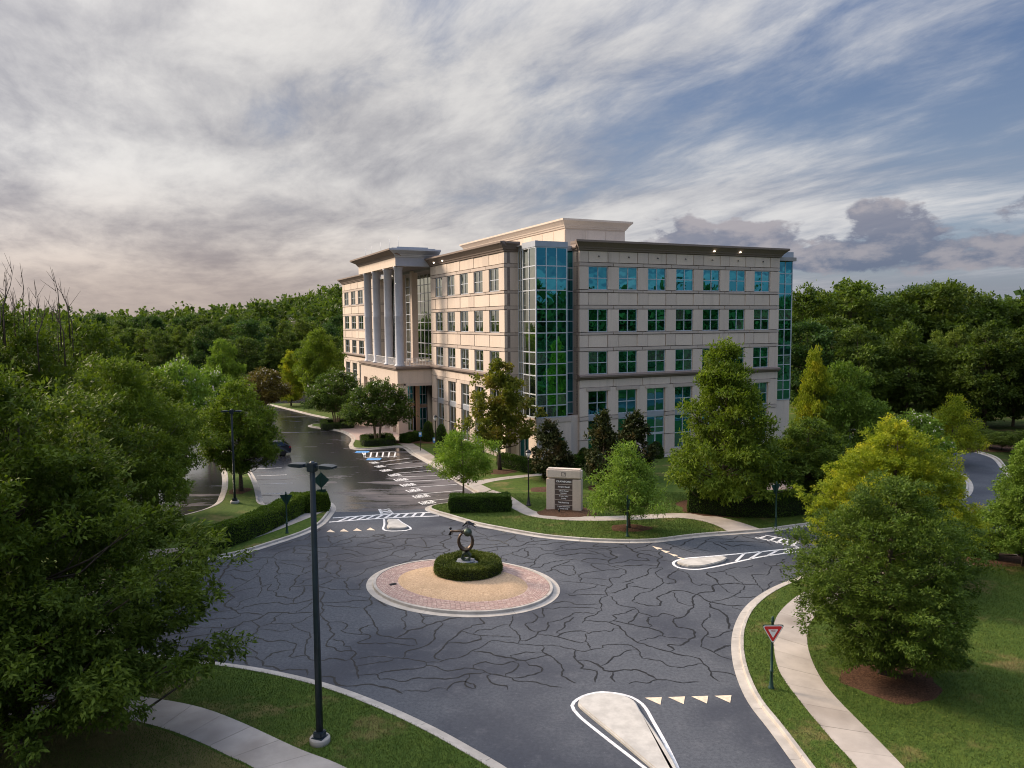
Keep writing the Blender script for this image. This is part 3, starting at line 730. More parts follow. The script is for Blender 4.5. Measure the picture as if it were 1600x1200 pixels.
# ------------------------------------------------------------------ the office building
BYAW = .43759
bld = empty('office_building', (5.5515, 73.5214, 0), BYAW, label='five-storey pink stone office block with teal glass corner and columned entrance', cat='building')
_mesh = {}
def boxmesh(name, w, d, h, mat):
    k = (name, round(w, 3), round(d, 3), round(h, 3), mat.name)
    if k not in _mesh: _mesh[k] = MB().box(0, w, 0, d, 0, h).mesh(name, mat)
    return _mesh[k]
class Face:
    """a wall plane of the building: u runs left to right seen from outside, y goes into the wall"""
    def __init__(s, a, b, rot): s.o = Vector((a, b, 0)); s.rot = rot; s.R = Matrix.Rotation(rot, 3, 'Z')
    def at(s, u, y, z): return s.o + s.R @ Vector((u, y, z))
    def piece(s, name, u0, u1, z0, z1, y0, d, mat, parent=None):
        return link(name, boxmesh(name, u1 - u0, d, z1 - z0, mat), bld, s.at(u0, y0, z0), s.rot)
    def mb(s, name, mb, mat, u=0, y=0, z=0): return mb.build(name, mat, bld, s.at(u, y, z), s.rot)
_wm = {}
def window_at(face, u, z, w, h, y, nx=2, nz=2, glass='glass', bar=.075, rows=None):
    k = (round(w, 3), round(h, 3), nx, nz, str(rows))
    zs = rows if rows else [h * i / nz for i in range(nz + 1)]
    xs = [w * i / nx for i in range(nx + 1)]
    if k not in _wm:
        m = MB()
        for i, x in enumerate(xs):
            e = bar if 0 < i < nx else bar * .9
            m.box(max(0, x - e / 2) if i < nx else w - e, min(w, x + e / 2) if i > 0 else e, 0, .12, 0, h)
        for i, zz in enumerate(zs):
            e = bar
            m.box(.0, w, -.006, .114, max(0, zz - e / 2) if i < len(zs) - 1 else h - e, min(h, zz + e / 2) if i > 0 else e)
        _wm[k] = m.mesh('window', M['mullion'])
    wd = link('window', _wm[k], bld, face.at(u, y, z), face.rot)
    for i in range(nx):
        for j in range(len(zs) - 1):
            o = link('pane', boxmesh('pane', xs[i + 1] - xs[i], .02, zs[j + 1] - zs[j], M[glass]), wd, (xs[i], .06, zs[j]))
    return wd
JT = .065
def stone_face(face, u0, u1, wins, tops, glass, door=None, ground=True):
    """wins: list of (left, right) openings; tops: window head heights of the three upper storeys"""
    n = len(wins); h = 2.24; D = .30
    face.piece('backing_wall', u0, u1, 0, 20.45, D, .3, M['backing'])
    edges = [u0] + [e for w in wins for e in w] + [u1]
    piers = [(edges[2 * i], edges[2 * i + 1]) for i in range(n + 1)]
    bays = [(piers[i][0] if i == 0 else (piers[i][0] + piers[i][1]) / 2, piers[i + 1][1] if i == n - 1 else (piers[i + 1][0] + piers[i + 1][1]) / 2) for i in range(n)]
    def P(name, a, b, z0, z1, y, mat): face.piece(name, a + JT / 2, b - JT / 2, z0 + JT / 2, z1 - JT / 2, y, D - y - .002, mat)
    for (a, b) in piers: P('fascia_panel', a, b, 19.34, 20.45, .0, M['stone'])
    for (a, b) in wins: P('fascia_panel', a, b, 19.34, 20.45, .025, M['stone_spandrel'])
    for j, t in enumerate(tops):
        s = t - h; nxt = t - 4.1 + .37
        for (a, b) in bays:
            P('head_band', a, b, t, t + .37, -.02, M['stone_band'])
            if j < 2: P('sill_band', a, b, s - .27, s, -.03, M['stone_band'])
        for (a, b) in piers:
            P('pier_panel', a, b, s if j < 2 else 8.50, t, 0, M['stone'])
            if j < 2: P('pier_panel', a, b, nxt, s - .27, 0, M['stone'])
        for (a, b) in wins:
            if j < 2: P('spandrel_panel', a, b, nxt, s - .27, .035, M['stone_spandrel'])
            window_at(face, a, s, b - a, h, .10, glass=glass)
    # belt course above the second storey
    m = MB(); prof = [(.0, 8.02), (-.10, 8.06), (-.12, 8.16), (-.30, 8.24), (-.33, 8.40), (-.05, 8.52), (.25, 8.52), (.25, 8.02)]
    v = [(u0 - .08, y, z) for y, z in prof] + [(u1 + .12, y, z) for y, z in prof]; k = len(prof)
    m.add(v, [(i, (i + 1) % k, (i + 1) % k + k, i + k) for i in range(k)] + [list(range(k))[::-1], list(range(k, 2 * k))])
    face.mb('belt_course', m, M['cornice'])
    for (a, b) in bays: P('fascia_panel', a, b, 7.24, 8.02, 0, M['stone'])
    for (a, b) in wins: face.piece('lintel', a - .28, b + .28, 6.90, 7.24, -.05, .33, M['stone_band'])
    for i, (a, b) in enumerate(piers):
        P('pier_panel', a, b, 4.42, 7.24, 0, M['stone']); P('pier_band', a, b, 4.02, 4.42, -.04, M['stone_band']); P('pier_panel', a, b, 2.1, 4.02, 0, M['stone']); P('pier_panel', a, b, 0, 2.1, 0, M['stone'])
    for i, (a, b) in enumerate(wins):
        window_at(face, a, 4.52, b - a, 2.38, .17, glass=glass)
        face.piece('metal_spandrel', a, b, 4.02, 4.52, .13, .1, M['metal_panel'])
        if door == i:
            window_at(face, a, 2.25, b - a, 1.77, .17, nz=1, rows=[0, .62, 1.77], glass=glass)
            d = window_at(face, a, .12, b - a, 2.13, .17, nz=1, glass=glass, bar=.13); d.name = 'door'
            face.mb('door_handle', MB().tube([((b - a) * .44, 0, 0), ((b - a) * .44, 0, .8)], .03, 6), M['metal_panel'], a, .10, .75)
        else: window_at(face, a, .55, b - a, 3.47, .17, rows=[0, 1.55, 3.47], glass=glass)
        if door != i: face.piece('sill_panel', a, b, 0, .55, .05, .2, M['stone_band'])
def cornice(face, u0, u1, z0=20.45, over=.72, lret=True, rret=True, back=.9, mat=None):
    prof = [(.0, 0.0), (-.10, .02), (-.14, .16), (-.22, .22), (-.26, .34), (-over * .75, .62), (-over, .76), (-over, .95), (back, .95), (back, 0.0)]
    m = MB(); v = []; k = len(prof)
    for e, s in ((u0, -1 if lret else 0), (u1, 1 if rret else 0)):
        v += [(e + s * max(0.0, -y), y, z) for y, z in prof]
    m.add(v, [(i, i + k, (i + 1) % k + k, (i + 1) % k)[::-1] for i in range(k)] + [list(range(k))[::-1], list(range(k, 2 * k))])
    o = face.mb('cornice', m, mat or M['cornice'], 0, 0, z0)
    bm = bmesh.new(); bm.from_mesh(o.data); bmesh.ops.recalc_face_normals(bm, faces=bm.faces); bm.to_mesh(o.data); bm.free()
TOPS = [18.97, 14.87, 10.77]
FR = Face(0, 0, 0); FL = Face(-5.07, 0, -math.pi / 2)
stone_face(FR, 1.04, 26.3, [(2.10 + 3.445 * k, 4.27 + 3.445 * k) for k in range(7)], TOPS, 'glass', door=2)
stone_face(FL, -25.6, -3.85, [(-7.60 - 4.065 * k, -5.22 - 4.065 * k) for k in range(4, -1, -1)], TOPS, 'glass_warm')
stone_face(FL, -73.4, -52.0, [(-71.9, -68.8), (-66.9, -63.9), (-62.1, -58.9), (-57.1, -54.0)], TOPS, 'glass_warm')
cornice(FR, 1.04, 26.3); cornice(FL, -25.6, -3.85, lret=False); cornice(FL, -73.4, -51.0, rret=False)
# returns of the stone walls beside the glass corner
FRr = Face(0, 3.85, 0); FLr = Face(1.04, 0, -math.pi / 2)
def plain_wall(face, u0, u1, zcuts, y=0.0, d=.30, mat='stone', top=20.45):
    zs = [0] + list(zcuts) + [top]
    for z0, z1 in zip(zs[:-1], zs[1:]):
        band = (z1 - z0) < .5
        face.piece('pier_band' if band else 'pier_panel', u0 + .01, u1 - .01, z0 + .02, z1 - .02, y - (.015 if band else 0), d, M['stone_band' if band else mat])
    face.piece('backing_wall', u0 + .02, u1 - .02, 0, top, y + .06, d, M['backing'])
CUTS = [2.1, 4.02, 4.42, 8.05, 8.5, 10.77, 11.14, 12.36, 12.63, 14.87, 15.24, 16.46, 16.73, 18.97, 19.34]
plain_wall(FRr, -4.76, -3.6, CUTS); cornice(FRr, -5.07, -3.6, lret=False, rret=False, over=.55)
plain_wall(FLr, -1.5, -.31, CUTS); cornice(FLr, -1.5, -.3, lret=False, rret=False, over=.12)
plain_wall(Face(26.3, 0, math.pi / 2), .31, 2.0, CUTS)
# glass corner tower
ZM = [4.70, 5.81, 6.87, 8.65, 9.73, 10.84, 12.63, 13.70, 14.84, 16.60, 17.70, 18.84, 20.53]
def curtain(face, us, zs, glass, cap=None, bar=.09, y=0.0, name='curtain_wall'):
    m = MB(); u0, u1 = us[0], us[-1]
    for i, u in enumerate(us): m.box(u - bar / 2, u + bar / 2, -.05, .07, zs[0], zs[-1])
    for z in zs: m.box(u0, u1, -.044, .064, z - bar / 2, z + bar / 2)
    fr = face.mb(name, m, M['mullion'], 0, y, 0)
    for i in range(len(us) - 1):
        for j in range(len(zs) - 1):
            link('pane', boxmesh('pane', us[i + 1] - us[i], .02, zs[j + 1] - zs[j], M[glass]), fr, (us[i], .0, zs[j]))
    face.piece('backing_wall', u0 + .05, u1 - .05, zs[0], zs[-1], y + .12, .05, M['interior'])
    if cap: face.piece('parapet_cap', u0 - .06, u1 + .06, zs[-1] + .045, cap, y - .09, .3, M['metal_panel'])
    return fr
AT_, BT = -3.92, -.63
FTL = Face(AT_, 0, -math.pi / 2); FTR = Face(0, BT, 0)
curtain(FTL, [-3.80, -3.28, -2.07], ZM, 'glass_warm', 20.98, y=.35)
curtain(FTL, [-2.07, -.77, .63], ZM, 'glass_warm', 21.12)
curtain(FTR, [-3.92, -2.85, -1.77, -.68], ZM, 'glass', 21.10)
curtain(Face(-.68, 0, math.pi / 2), [-.63, .2, 1.2], ZM, 'glass', 21.08)
curtain(Face(0, 1.2, 0), [-.66, .2, 1.04], ZM, 'glass', 20.95)
m = MB(); m.box(-3.9, -.7, -.6, 3.8, 20.9, 21.0); m.build('roof', M['roofing'], bld)
# stone base of the tower with its openings
FTL.piece('base_wall', -3.85, -3.2, 0, 4.62, 0, .3, M['stone']); FTL.piece('base_wall', -3.2, -1.05, 2.8, 4.62, .003, .3, M['stone']); FTL.piece('base_wall', -1.05, .63, 0, 4.62, 0, .3, M['stone'])
window_at(FTL, -3.2, .1, 2.15, 2.7, .12, nx=2, nz=1, glass='glass')
FTR.piece('base_wall', -3.58, -1.55, 0, 4.60, 0, .3, M['stone']); FTR.piece('base_wall', -1.55, -.85, 2.7, 4.60, .003, .3, M['stone']); FTR.piece('base_wall', -.85, -.2, 0, 4.60, 0, .3, M['stone'])
window_at(FTR, -1.55, .2, .7, 2.5, .12, nx=1, nz=1, glass='glass'); FTR.piece('base_wall', -.2, 1.1, 0, 4.60, .9, .3, M['stone'])
for f_, a, b in ((FTL, -3.9, .72), (FTR, -4.0, -.15)): f_.piece('base_band', a, b, 4.20, 4.64, -.06, .1, M['stone_band'])
# glass at the far end of the right-hand front
FE = Face(0, 1.25, 0)
curtain(FE, [26.3, 27.3, 28.3, 29.35], ZM, 'glass', 21.25)
FE.piece('base_wall', 26.2, 29.35, 0, 4.62, 0, .4, M['stone'])
curtain(Face(29.35, 1.25, math.pi / 2), [0, 1.3, 2.6, 3.9], ZM, 'glass', 21.25)
# far sides and roof
m = MB(); m.box(1.1, 29.2, .5, 15.5, 20.2, 20.6); m.box(-4.6, 12, 3.95, 73.0, 20.21, 20.61); m.build('roof', M['roofing'], bld)
m = MB(); m.box(29.0, 29.3, 5.2, 15.5, 0, 20.9); m.box(12.0, 29.0, 15.2, 15.5, 0, 20.9); m.box(11.7, 12.0, 15.5, 73.0, 0, 20.9); m.box(-4.7, 11.7, 73.0, 73.3, 0, 20.9); m.build('rear_wall', M['stone'], bld)
# rooftop plant screen
pa0, pa1, pb0, pb1 = 3.75, 11.2, 7.6, 36.0
m = MB(); m.box(pa0, pa1, pb0, pb1, 20.6, 23.85); m.build('plant_screen', M['stone_spandrel'], bld)
FPR = Face(0, pb0, 0); FPL = Face(pa0, 0, -math.pi / 2)
for k in range(3): FPR.piece('screen_panel', pa0 + .03 + k * 2.483, pa0 + 2.453 + k * 2.483, 20.7, 23.35, -.05, .05, M['stone_spandrel'])
for k in range(11): FPL.piece('screen_panel', -pb1 + .03 + k * 2.582, -pb1 + 2.55 + k * 2.582, 20.7, 23.35, -.05, .05, M['stone_spandrel'])
for f_, a, b in ((FPR, pa0, pa1), (FPL, -pb1, -pb0)): cornice(f_, a, b, 23.5, .65, True, True, .6, M['stone_spandrel'])
# small fittings along the top storey
fx = MB(); fx.tube([(0, 0, 0), (0, -.10, .02), (.03, -.17, -.05)], [.05, .05, .035], 6)
fm = fx.mesh('wall_fitting', M['iron'])
for k in range(7): link('wall_fitting', fm, bld, FR.at(3.18 + 3.445 * k, .02, 19.95), 0)
em = bpy.data.materials.new('downlight_glow'); em.use_nodes = True; t_ = NT(em.node_tree)
t_.n('ShaderNodeOutputMaterial', {0: t_.n('ShaderNodeEmission', {'Color': (1, .86, .66, 1), 'Strength': 6.0})})
dl = MB(); dl.lathe([(.0, -.09), (.07, -.07), (.085, 0), (.0, .02)], seg=8); dlm = dl.mesh('downlight', em)
for u in (3.18 + 3.445 * 4, 3.18 + 3.445 * 5): link('downlight', dlm, bld, FR.at(u, -.36, 20.86))
for u in (-23.4, -20.4): link('downlight', dlm, bld, FL.at(u, -.30, 20.80), 0)

# ---- entrance portico
PA, PB0, PB1 = -9.44, 25.6, 43.6
FP = Face(PA, 0, -math.pi / 2)          # front of the portico
FPS = Face(0, PB0, 0)                   # its side towards the camera
# ground floor: piers and openings, with the slab above
for u0, u1 in ((-PB1, -42.0), (-40.0, -38.7), (-36.6, -35.2), (-33.0, -31.6), (-29.4, -28.1), (-26.6, -25.9)):
    FP.piece('pier', u0, u1, 0, 6.25, 0, .9, M['stone'])
FP.piece('beam', -PB1, -25.9, 6.25, 7.95, .003, .9, M['stone'])
FPS.piece('pier', PA, PA + 1.25, 0, 6.0, 0, .9, M['stone']); FPS.piece('pier', PA + 2.9, PA + 3.3, 0, 6.0, 1.6, .5, M['warm_stone'])
FPS.piece('beam', PA, -5.07, 6.28, 7.95, 0, .9, M['stone']); FPS.piece('lintel', PA + 1.05, -5.1, 5.95, 6.30, -.05, .9, M['stone_band'])
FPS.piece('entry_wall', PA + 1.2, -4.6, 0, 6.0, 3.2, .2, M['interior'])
window_at(FPS, PA + 1.4, 3.6, 1.4, 2.3, 2.6, nx=3, nz=2, glass='glass'); FPS.piece('entry_panel', PA + 1.3, PA + 2.9, 3.2, 3.6, 2.55, .3, M['warm_stone'])
window_at(FPS, PA + 1.4, .1, 1.4, 3.1, 2.6, nx=3, nz=2, glass='glass_warm')
window_at(FPS, PA + 3.35, 3.4, 1.0, 2.5, 2.2, nx=2, nz=2, glass='glass'); window_at(FPS, PA + 3.35, .1, 1.0, 2.9, 2.2, nx=2, nz=2, glass='glass'); FPS.piece('entry_panel', PA + 3.3, -5.0, 3.0, 3.4, 2.15, .3, M['warm_stone'])
m = MB(); m.box(PA - .18, -2.0, PB0 - .18, PB1 + .1, 7.95, 8.12); m.box(PA - .3, -2.02, PB0 - .3, PB1 + .2, 8.12, 8.34); m.build('balcony_floor', M['cornice'], bld)
# columns
for u in (26.55, 31.2, 36.7, 41.2):
    m = MB(); m.lathe([(.66, 0), (.66, .16), (.58, .20), (.56, .30), (.52, .34), (.52, 6.1), (.525, 6.12), (.52, 6.14), (.50, 11.72), (.55, 11.76), (.55, 11.88), (.62, 11.94), (.62, 12.12)], seg=28)
    m.build('column', M['column'], bld, (PA + .62, u, 8.34))
for u in (33.6, 38.9): link('pilaster', boxmesh('pilaster', .8, .8, 12.1, M['stone']), bld, (-4.9, u, 8.34))
# entablature and roof
FP.piece('entablature', -PB1, -PB0, 20.46, 21.5, 0, 1.1, M['stone_spandrel'])
FPS.piece('entablature', PA + .001, -3.0, 20.461, 21.499, -.003, 1.1, M['column'])
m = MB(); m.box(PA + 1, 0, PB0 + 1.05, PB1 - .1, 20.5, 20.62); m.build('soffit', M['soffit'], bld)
for f_, a, b, lr in ((FP, -PB1, -PB0, True), (FPS, PA, -4.0, True)): cornice(f_, a, b, 21.5, 1.0, True, f_ is FP, 1.0, M['cornice'] if f_ is FP else M['metal_panel'])
m = MB(); m.box(PA - .6, -4.6, PB0 - .6, PB1 + .4, 22.452, 22.56); m.box(PA + .3, -5.2, PB0 + .3, PB1 - .3, 22.56, 22.78); m.build('portico_roof', M['metal_panel'], bld)
for k, b in enumerate((26.2, 30, 34, 38.5, 42)): link('lightning_rod', _mesh.setdefault('rod', MB().tube([(0, 0, 0), (0, 0, 1.5)], .02, 5).mesh('lightning_rod', M['white_metal'])), bld, (PA + .6, b, 22.55))
# recessed curtain wall behind the columns
FCW = Face(-2.0, 0, -math.pi / 2)
ZC = [8.34, 9.35, 10.84, 12.63, 13.70, 14.84, 16.60, 17.70, 18.84, 20.5]
curtain(FCW, [-52.0 + 1.65 * k for k in range(17)], ZC, 'glass_warm', None, .10)
plain_wall(Face(-5.07, 25.6, math.pi), -2.77, -.3, CUTS[4:], d=.3)
plain_wall(Face(-5.07, 52.0, 0), .3, 2.77, CUTS[4:], d=.3)
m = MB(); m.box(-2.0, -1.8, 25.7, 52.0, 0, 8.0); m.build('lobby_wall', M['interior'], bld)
# balcony railings
def railing(face, u0, u1, y=.25):
    m = MB(); m.box(u0, u1, y, y + .05, .98, 1.03); m.box(u0, u1, y + .01, y + .04, .10, .14); n = max(2, int((u1 - u0) / .18))
    for i in range(n + 1): x = u0 + (u1 - u0) * i / n; m.box(x - .012, x + .012, y + .013, y + .037, .10, .99)
    face.mb('railing', m, M['white_metal'], 0, 0, 8.34)
for a, b in ((-41.2, -36.7), (-36.7, -31.2), (-31.2, -26.55)): railing(FP, a + .55, b - .55)
railing(FPS, PA + 1.2, -5.2)
# furniture on the balcony
tb = empty('patio_table', bld.matrix_basis @ Vector((-7.4, 27.2, 8.34)), 0, label='small white round patio table on the entrance balcony', cat='table')
MB().lathe([(.0, .70), (.46, .70), (.47, .72), (.46, .74), (.0, .74)], seg=16).build('table_top', M['white_metal'], tb)
MB().lathe([(.24, 0), (.22, .03), (.05, .06), (.04, .70)], seg=10).build('pedestal', M['white_metal'], tb)
ch0 = None
for k, (dx, dy) in enumerate(((-.75, .1), (.75, -.1), (.1, .8))):
    p_ = bld.matrix_basis @ Vector((-7.4 + dx, 27.2 + dy, 8.34))
    if ch0 is None:
        ch0 = c0 = empty('patio_chair', p_, 0, label='white metal patio chair at the round balcony table', cat='chair', group='chairs on the entrance balcony')
        MB().box(-.22, .22, -.22, .22, .43, .46).build('seat', M['white_metal'], c0); b_ = MB(); b_.box(-.22, .22, .19, .22, .80, .86)
        for i in range(5): b_.box(-.21 + i * .1, -.19 + i * .1, .195, .215, .46, .80)
        b_.build('backrest', M['white_metal'], c0)
        for lx in (-.2, .2):
            for ly in (-.2, .2): MB().box(lx - .015, lx + .015, ly - .015, ly + .015, 0, .43).build('leg', M['white_metal'], c0)
    else: c0 = copy_tree(ch0); c0.location = p_
    c0.rotation_euler = (0, 0, BYAW + math.atan2(-dx, dy))
# ------------------------------------------------------------------ vegetation
def leaves(rng, C, Dn, l, w, var=.35, flat=.5):
    """leaf blades: C (n,3) roots, Dn (n,3) growth directions; returns verts and quads of folded blades"""
    n = len(C)
    d = Dn / np.maximum(np.linalg.norm(Dn, axis=1, keepdims=True), 1e-6)
    up = rng.normal(size=(n, 3)) * flat + np.array([0, 0, 1.0])
    s = np.cross(d, up); s /= np.maximum(np.linalg.norm(s, axis=1, keepdims=True), 1e-6)
    nn = np.cross(s, d)
    k = (1 + var * rng.uniform(-1, 1, n))[:, None]
    L = l * k; Wd = w * k
    V = np.empty((n, 4, 3)); V[:, 0] = C; V[:, 1] = C + d * L * .5 + s * Wd * .5 + nn * L * .06; V[:, 2] = C + d * L; V[:, 3] = C + d * L * .5 - s * Wd * .5 + nn * L * .06
    return V.reshape(-1, 3), np.arange(4 * n).reshape(-1, 4)
def env(shape, t):
    t = np.clip(t, 0, 1)
    if shape == 'oval': return np.sin(np.pi * np.clip(t * .93 + .07, 0, 1)) ** .75 * (1.05 - .25 * t)
    if shape == 'pyramid': return np.minimum(1, t / .12 + .45) * (1 - t) ** .72
    if shape == 'egg': return np.minimum(1, (t / .22 + .25)) * (1 - t ** 2.1) ** .75
    if shape == 'round': return np.sqrt(np.clip(1 - (2 * t - 1) ** 2, 0, 1)) ** .85
    if shape == 'umbrella': return np.minimum(1, t / .25 + .55) * np.sqrt(np.clip(1 - t ** 2.2, 0, 1))
    if shape == 'cone': return (1 - t) ** .6
    return np.ones_like(t)
TREES = {}
def gen_tree(key, seed, H, base, R, shape, ncl, twigs, nleaf, ll, lw, clump, twig_r, trunk_r, leafmat, bark='bark', stems=1, lump=.28, droop=.15, flowers=0, bare=0, vsq=.62, inner=.34):
    rng = np.random.default_rng(seed)
    # clump centres through the crown volume, thicker towards its skin
    T = []; 
    while len(T) < ncl:
        t = rng.uniform(.01, .985); 
        if rng.uniform() < env(shape, np.array([t]))[0] ** 1.4 + .05: T.append(t)
    T = np.array(T); ang = rng.uniform(0, 2 * np.pi, ncl)
    ph = rng.uniform(0, 6.28, 6)
    rad = R * env(shape, T) * rng.uniform(0, 1, ncl) ** inner
    rad *= 1 + lump * (np.sin(3 * ang + 5 * T + ph[0]) * .5 + np.sin(5 * ang - 9 * T + ph[1]) * .3 + np.sin(2 * ang + 13 * T + ph[2]) * .4)
    rad = np.maximum(rad - clump * .35, 0)
    C = np.c_[rad * np.cos(ang), rad * np.sin(ang), base + (H - base - clump * .4) * T]
    C[:, :2] += rng.normal(size=(ncl, 2)) * .04 * R
    # trunk and limbs
    mb = MB()
    for s_ in range(stems):
        a = 2 * math.pi * s_ / stems + .4; lean = .0 if stems == 1 else .10 * H
        pts = []; rr_ = []
        for i in range(7):
            q = i / 6; z = q * H * .86
            bx, by = (math.sin(q * 5 + ph[3]) * .02 * H * q, math.cos(q * 4 + ph[4]) * .02 * H * q)
            pts.append((bx + lean * q ** .7 * math.cos(a) + (.12 * math.cos(a) if stems > 1 else 0), by + lean * q ** .7 * math.sin(a) + (.12 * math.sin(a) if stems > 1 else 0), z)); rr_.append(trunk_r * (1.35 if i == 0 else 1.0) * (1 - q) ** .8 / (1 if stems == 1 else 1.7) + .012)
        mb.tube(pts, rr_, 8)
    sel = rng.permutation(ncl)[: min(ncl, 150)]
    for i in sel:
        c = C[i]; r_ = math.hypot(c[0], c[1])
        z0 = max(base * .75, min(c[2] - .10 * H, c[2] - r_ * .55)); z0 = min(z0, H * .8)
        p0 = np.array([0, 0, z0]); p1 = p0 * .45 + c * .55 + np.array([0, 0, -.10 * r_]) + rng.normal(size=3) * .05 * r_
        r0 = max(.014, trunk_r * .34 * (1 - z0 / H))
        mb.tube([p0, p1, c], [r0, r0 * .55, r0 * .18], 4)
    if bare:
        for i in range(bare):
            a = rng.uniform(0, 6.28); r_ = R * .65 * rng.uniform(.0, 1) ** .6; z = H * rng.uniform(.86, .97)
            p = np.array([r_ * math.cos(a), r_ * math.sin(a), z]); q = p + np.array([rng.normal() * .25, rng.normal() * .25, rng.uniform(.7, 1.7)])
            mb.tube([p - (0, 0, 1.2), p, (p + q) / 2 + rng.normal(size=3) * .06, q], [.03, .022, .015, .006], 4)
            for _ in range(4):
                b = p + (q - p) * rng.uniform(.2, .85); mb.tube([b, b + np.array([rng.normal() * .22, rng.normal() * .22, rng.uniform(.2, .6)])], [.012, .004], 3)
    trunk = mb.mesh(key + '_trunk', M[bark])
    # twigs in every clump, leaves along the twigs
    tw = rng.normal(size=(ncl, twigs, 3)); tw /= np.linalg.norm(tw, axis=2, keepdims=True)
    tw *= clump * rng.uniform(.25, 1.0, (ncl, twigs, 1)) ** .5 * rng.uniform(.7, 1.25, (ncl, 1, 1)); tw[:, :, 2] *= vsq
    out = C - np.array([0, 0, base + (H - base) * .35]); out /= np.maximum(np.linalg.norm(out, axis=1, keepdims=True), 1e-6)
    P = (C[:, None, :] + tw).reshape(-1, 3); tdir = (tw / np.maximum(np.linalg.norm(tw, axis=2, keepdims=True), 1e-6) * .8 + out[:, None, :] * .7).reshape(-1, 3)
    k = max(1, nleaf // len(P))
    Pl = np.repeat(P, k, 0); Dl = np.repeat(tdir, k, 0)
    Dl /= np.maximum(np.linalg.norm(Dl, axis=1, keepdims=True), 1e-6)
    Pl = Pl + rng.normal(size=Pl.shape) * twig_r * np.array([1, 1, .7]) + Dl * rng.uniform(-.5, 1, (len(Pl), 1)) * twig_r
    Dl = Dl * .8 + rng.normal(size=Dl.shape) * .75 + np.array([0, 0, -droop])
    keep = Pl[:, 2] > base * .55; Pl, Dl = Pl[keep], Dl[keep]
    V, Q = leaves(rng, Pl, Dl, ll, lw); mi = np.zeros(len(Q), np.int32); mats = [M[leafmat]]
    if flowers:
        top = P[(P[:, 2] > base + (H - base) * .35)]; oc = rng.permutation(len(top))[:flowers]; Pf = top[oc]
        Pf = Pf + (Pf - np.array([0, 0, base])) / np.maximum(np.linalg.norm(Pf - np.array([0, 0, base]), axis=1, keepdims=True), .1) * twig_r * 1.2
        Pf = np.repeat(Pf, 5, 0) + rng.normal(size=(len(Pf) * 5, 3)) * .07
        V2, Q2 = leaves(rng, Pf, rng.normal(size=Pf.shape) + (0, 0, .6), .13, .11)
        Q = np.r_[Q, Q2 + len(V)]; V = np.r_[V, V2]; mi = np.r_[mi, np.ones(len(Q2), np.int32)]; mats.append(M['flower'])
    crown = fast_mesh(key + '_crown', V, Q, mats, mi)
    TREES[key] = (trunk, crown, H, R)
def put_tree(key, name, loc, H, R, label, group=None, leaf=None, rz=None, cat='tree'):
    trunk, crown, h0, r0 = TREES[key]
    e = empty(name, loc, random.uniform(0, 6.28) if rz is None else rz, label=label, cat=cat, group=group)
    e.scale = (R / r0, R / r0, H / h0)
    link('trunk', trunk, e); c = link('crown', crown, e)
    if leaf: c.material_slots[0].link = 'OBJECT'; c.material_slots[0].material = M[leaf]
    return e
def tree_px(key, name, base, top_y, half_px, label, group=None, leaf=None, rz=None, z0=.12):
    g = G(base[0], base[1], z0); H = AT(base[0], top_y, g.y).z - z0
    return put_tree(key, name, g, H, half_px * g.y / F_PX, label, group, leaf, rz)

# close willow oaks with fine leaves, middle-distance street trees, and the wood
gen_tree('oak_a', 11, 10, .9, 4.6, 'egg', 420, 9, 150000, .150, .055, .62, .105, .20, 'leaf_oak')
gen_tree('oak_b', 12, 10, .9, 4.2, 'oval', 400, 9, 125000, .150, .055, .60, .105, .20, 'leaf_oak')
gen_tree('oak_bare', 13, 12, 2.0, 4.8, 'oval', 260, 9, 60000, .19, .075, .72, .13, .22, 'leaf_oak', bare=34)
gen_tree('oak_mid', 21, 12, 1.4, 4.6, 'pyramid', 230, 10, 46000, .27, .105, .72, .16, .20, 'leaf_bright')
gen_tree('oak_mid2', 22, 10, 2.0, 4.0, 'oval', 170, 10, 34000, .26, .11, .72, .16, .18, 'leaf_bright')
gen_tree('maple', 23, 10, 2.4, 3.6, 'egg', 95, 9, 13000, .30, .19, .62, .15, .16, 'leaf_maple', lump=.4)
gen_tree('feather', 24, 6, 1.3, 2.6, 'pyramid', 120, 9, 15000, .22, .055, .48, .15, .07, 'leaf_feather', lump=.4, droop=.3)
gen_tree('lime', 25, 5.5, 1.6, 2.5, 'round', 120, 9, 17000, .20, .07, .48, .13, .08, 'leaf_lime', lump=.3)
gen_tree('crape', 26, 6, 2.1, 3.0, 'umbrella', 130, 9, 24000, .20, .09, .52, .13, .12, 'leaf_crape', 'bark_pale', stems=4, flowers=130, lump=.12, vsq=.8)
gen_tree('magnolia', 27, 5.5, .5, 1.7, 'egg', 80, 7, 7500, .28, .13, .36, .12, .08, 'leaf_magnolia', lump=.35)
gen_tree('wood_a', 31, 18, 2.0, 5.4, 'oval', 130, 8, 15000, .50, .26, 1.05, .30, .24, 'leaf_forest', lump=.34)
gen_tree('wood_b', 32, 18, 1.5, 4.8, 'egg', 130, 8, 15000, .50, .25, 1.0, .30, .24, 'leaf_forest2', lump=.34)
gen_tree('wood_c', 33, 18, 1.5, 4.2, 'pyramid', 120, 8, 14000, .50, .24, .95, .28, .22, 'leaf_forest3', lump=.3)
gen_tree('wood_d', 34, 18, 3.0, 5.0, 'round', 100, 8, 11000, .55, .28, 1.1, .32, .22, 'leaf_forest', lump=.45)
bpy.data.materials['bark'].use_fake_user = False

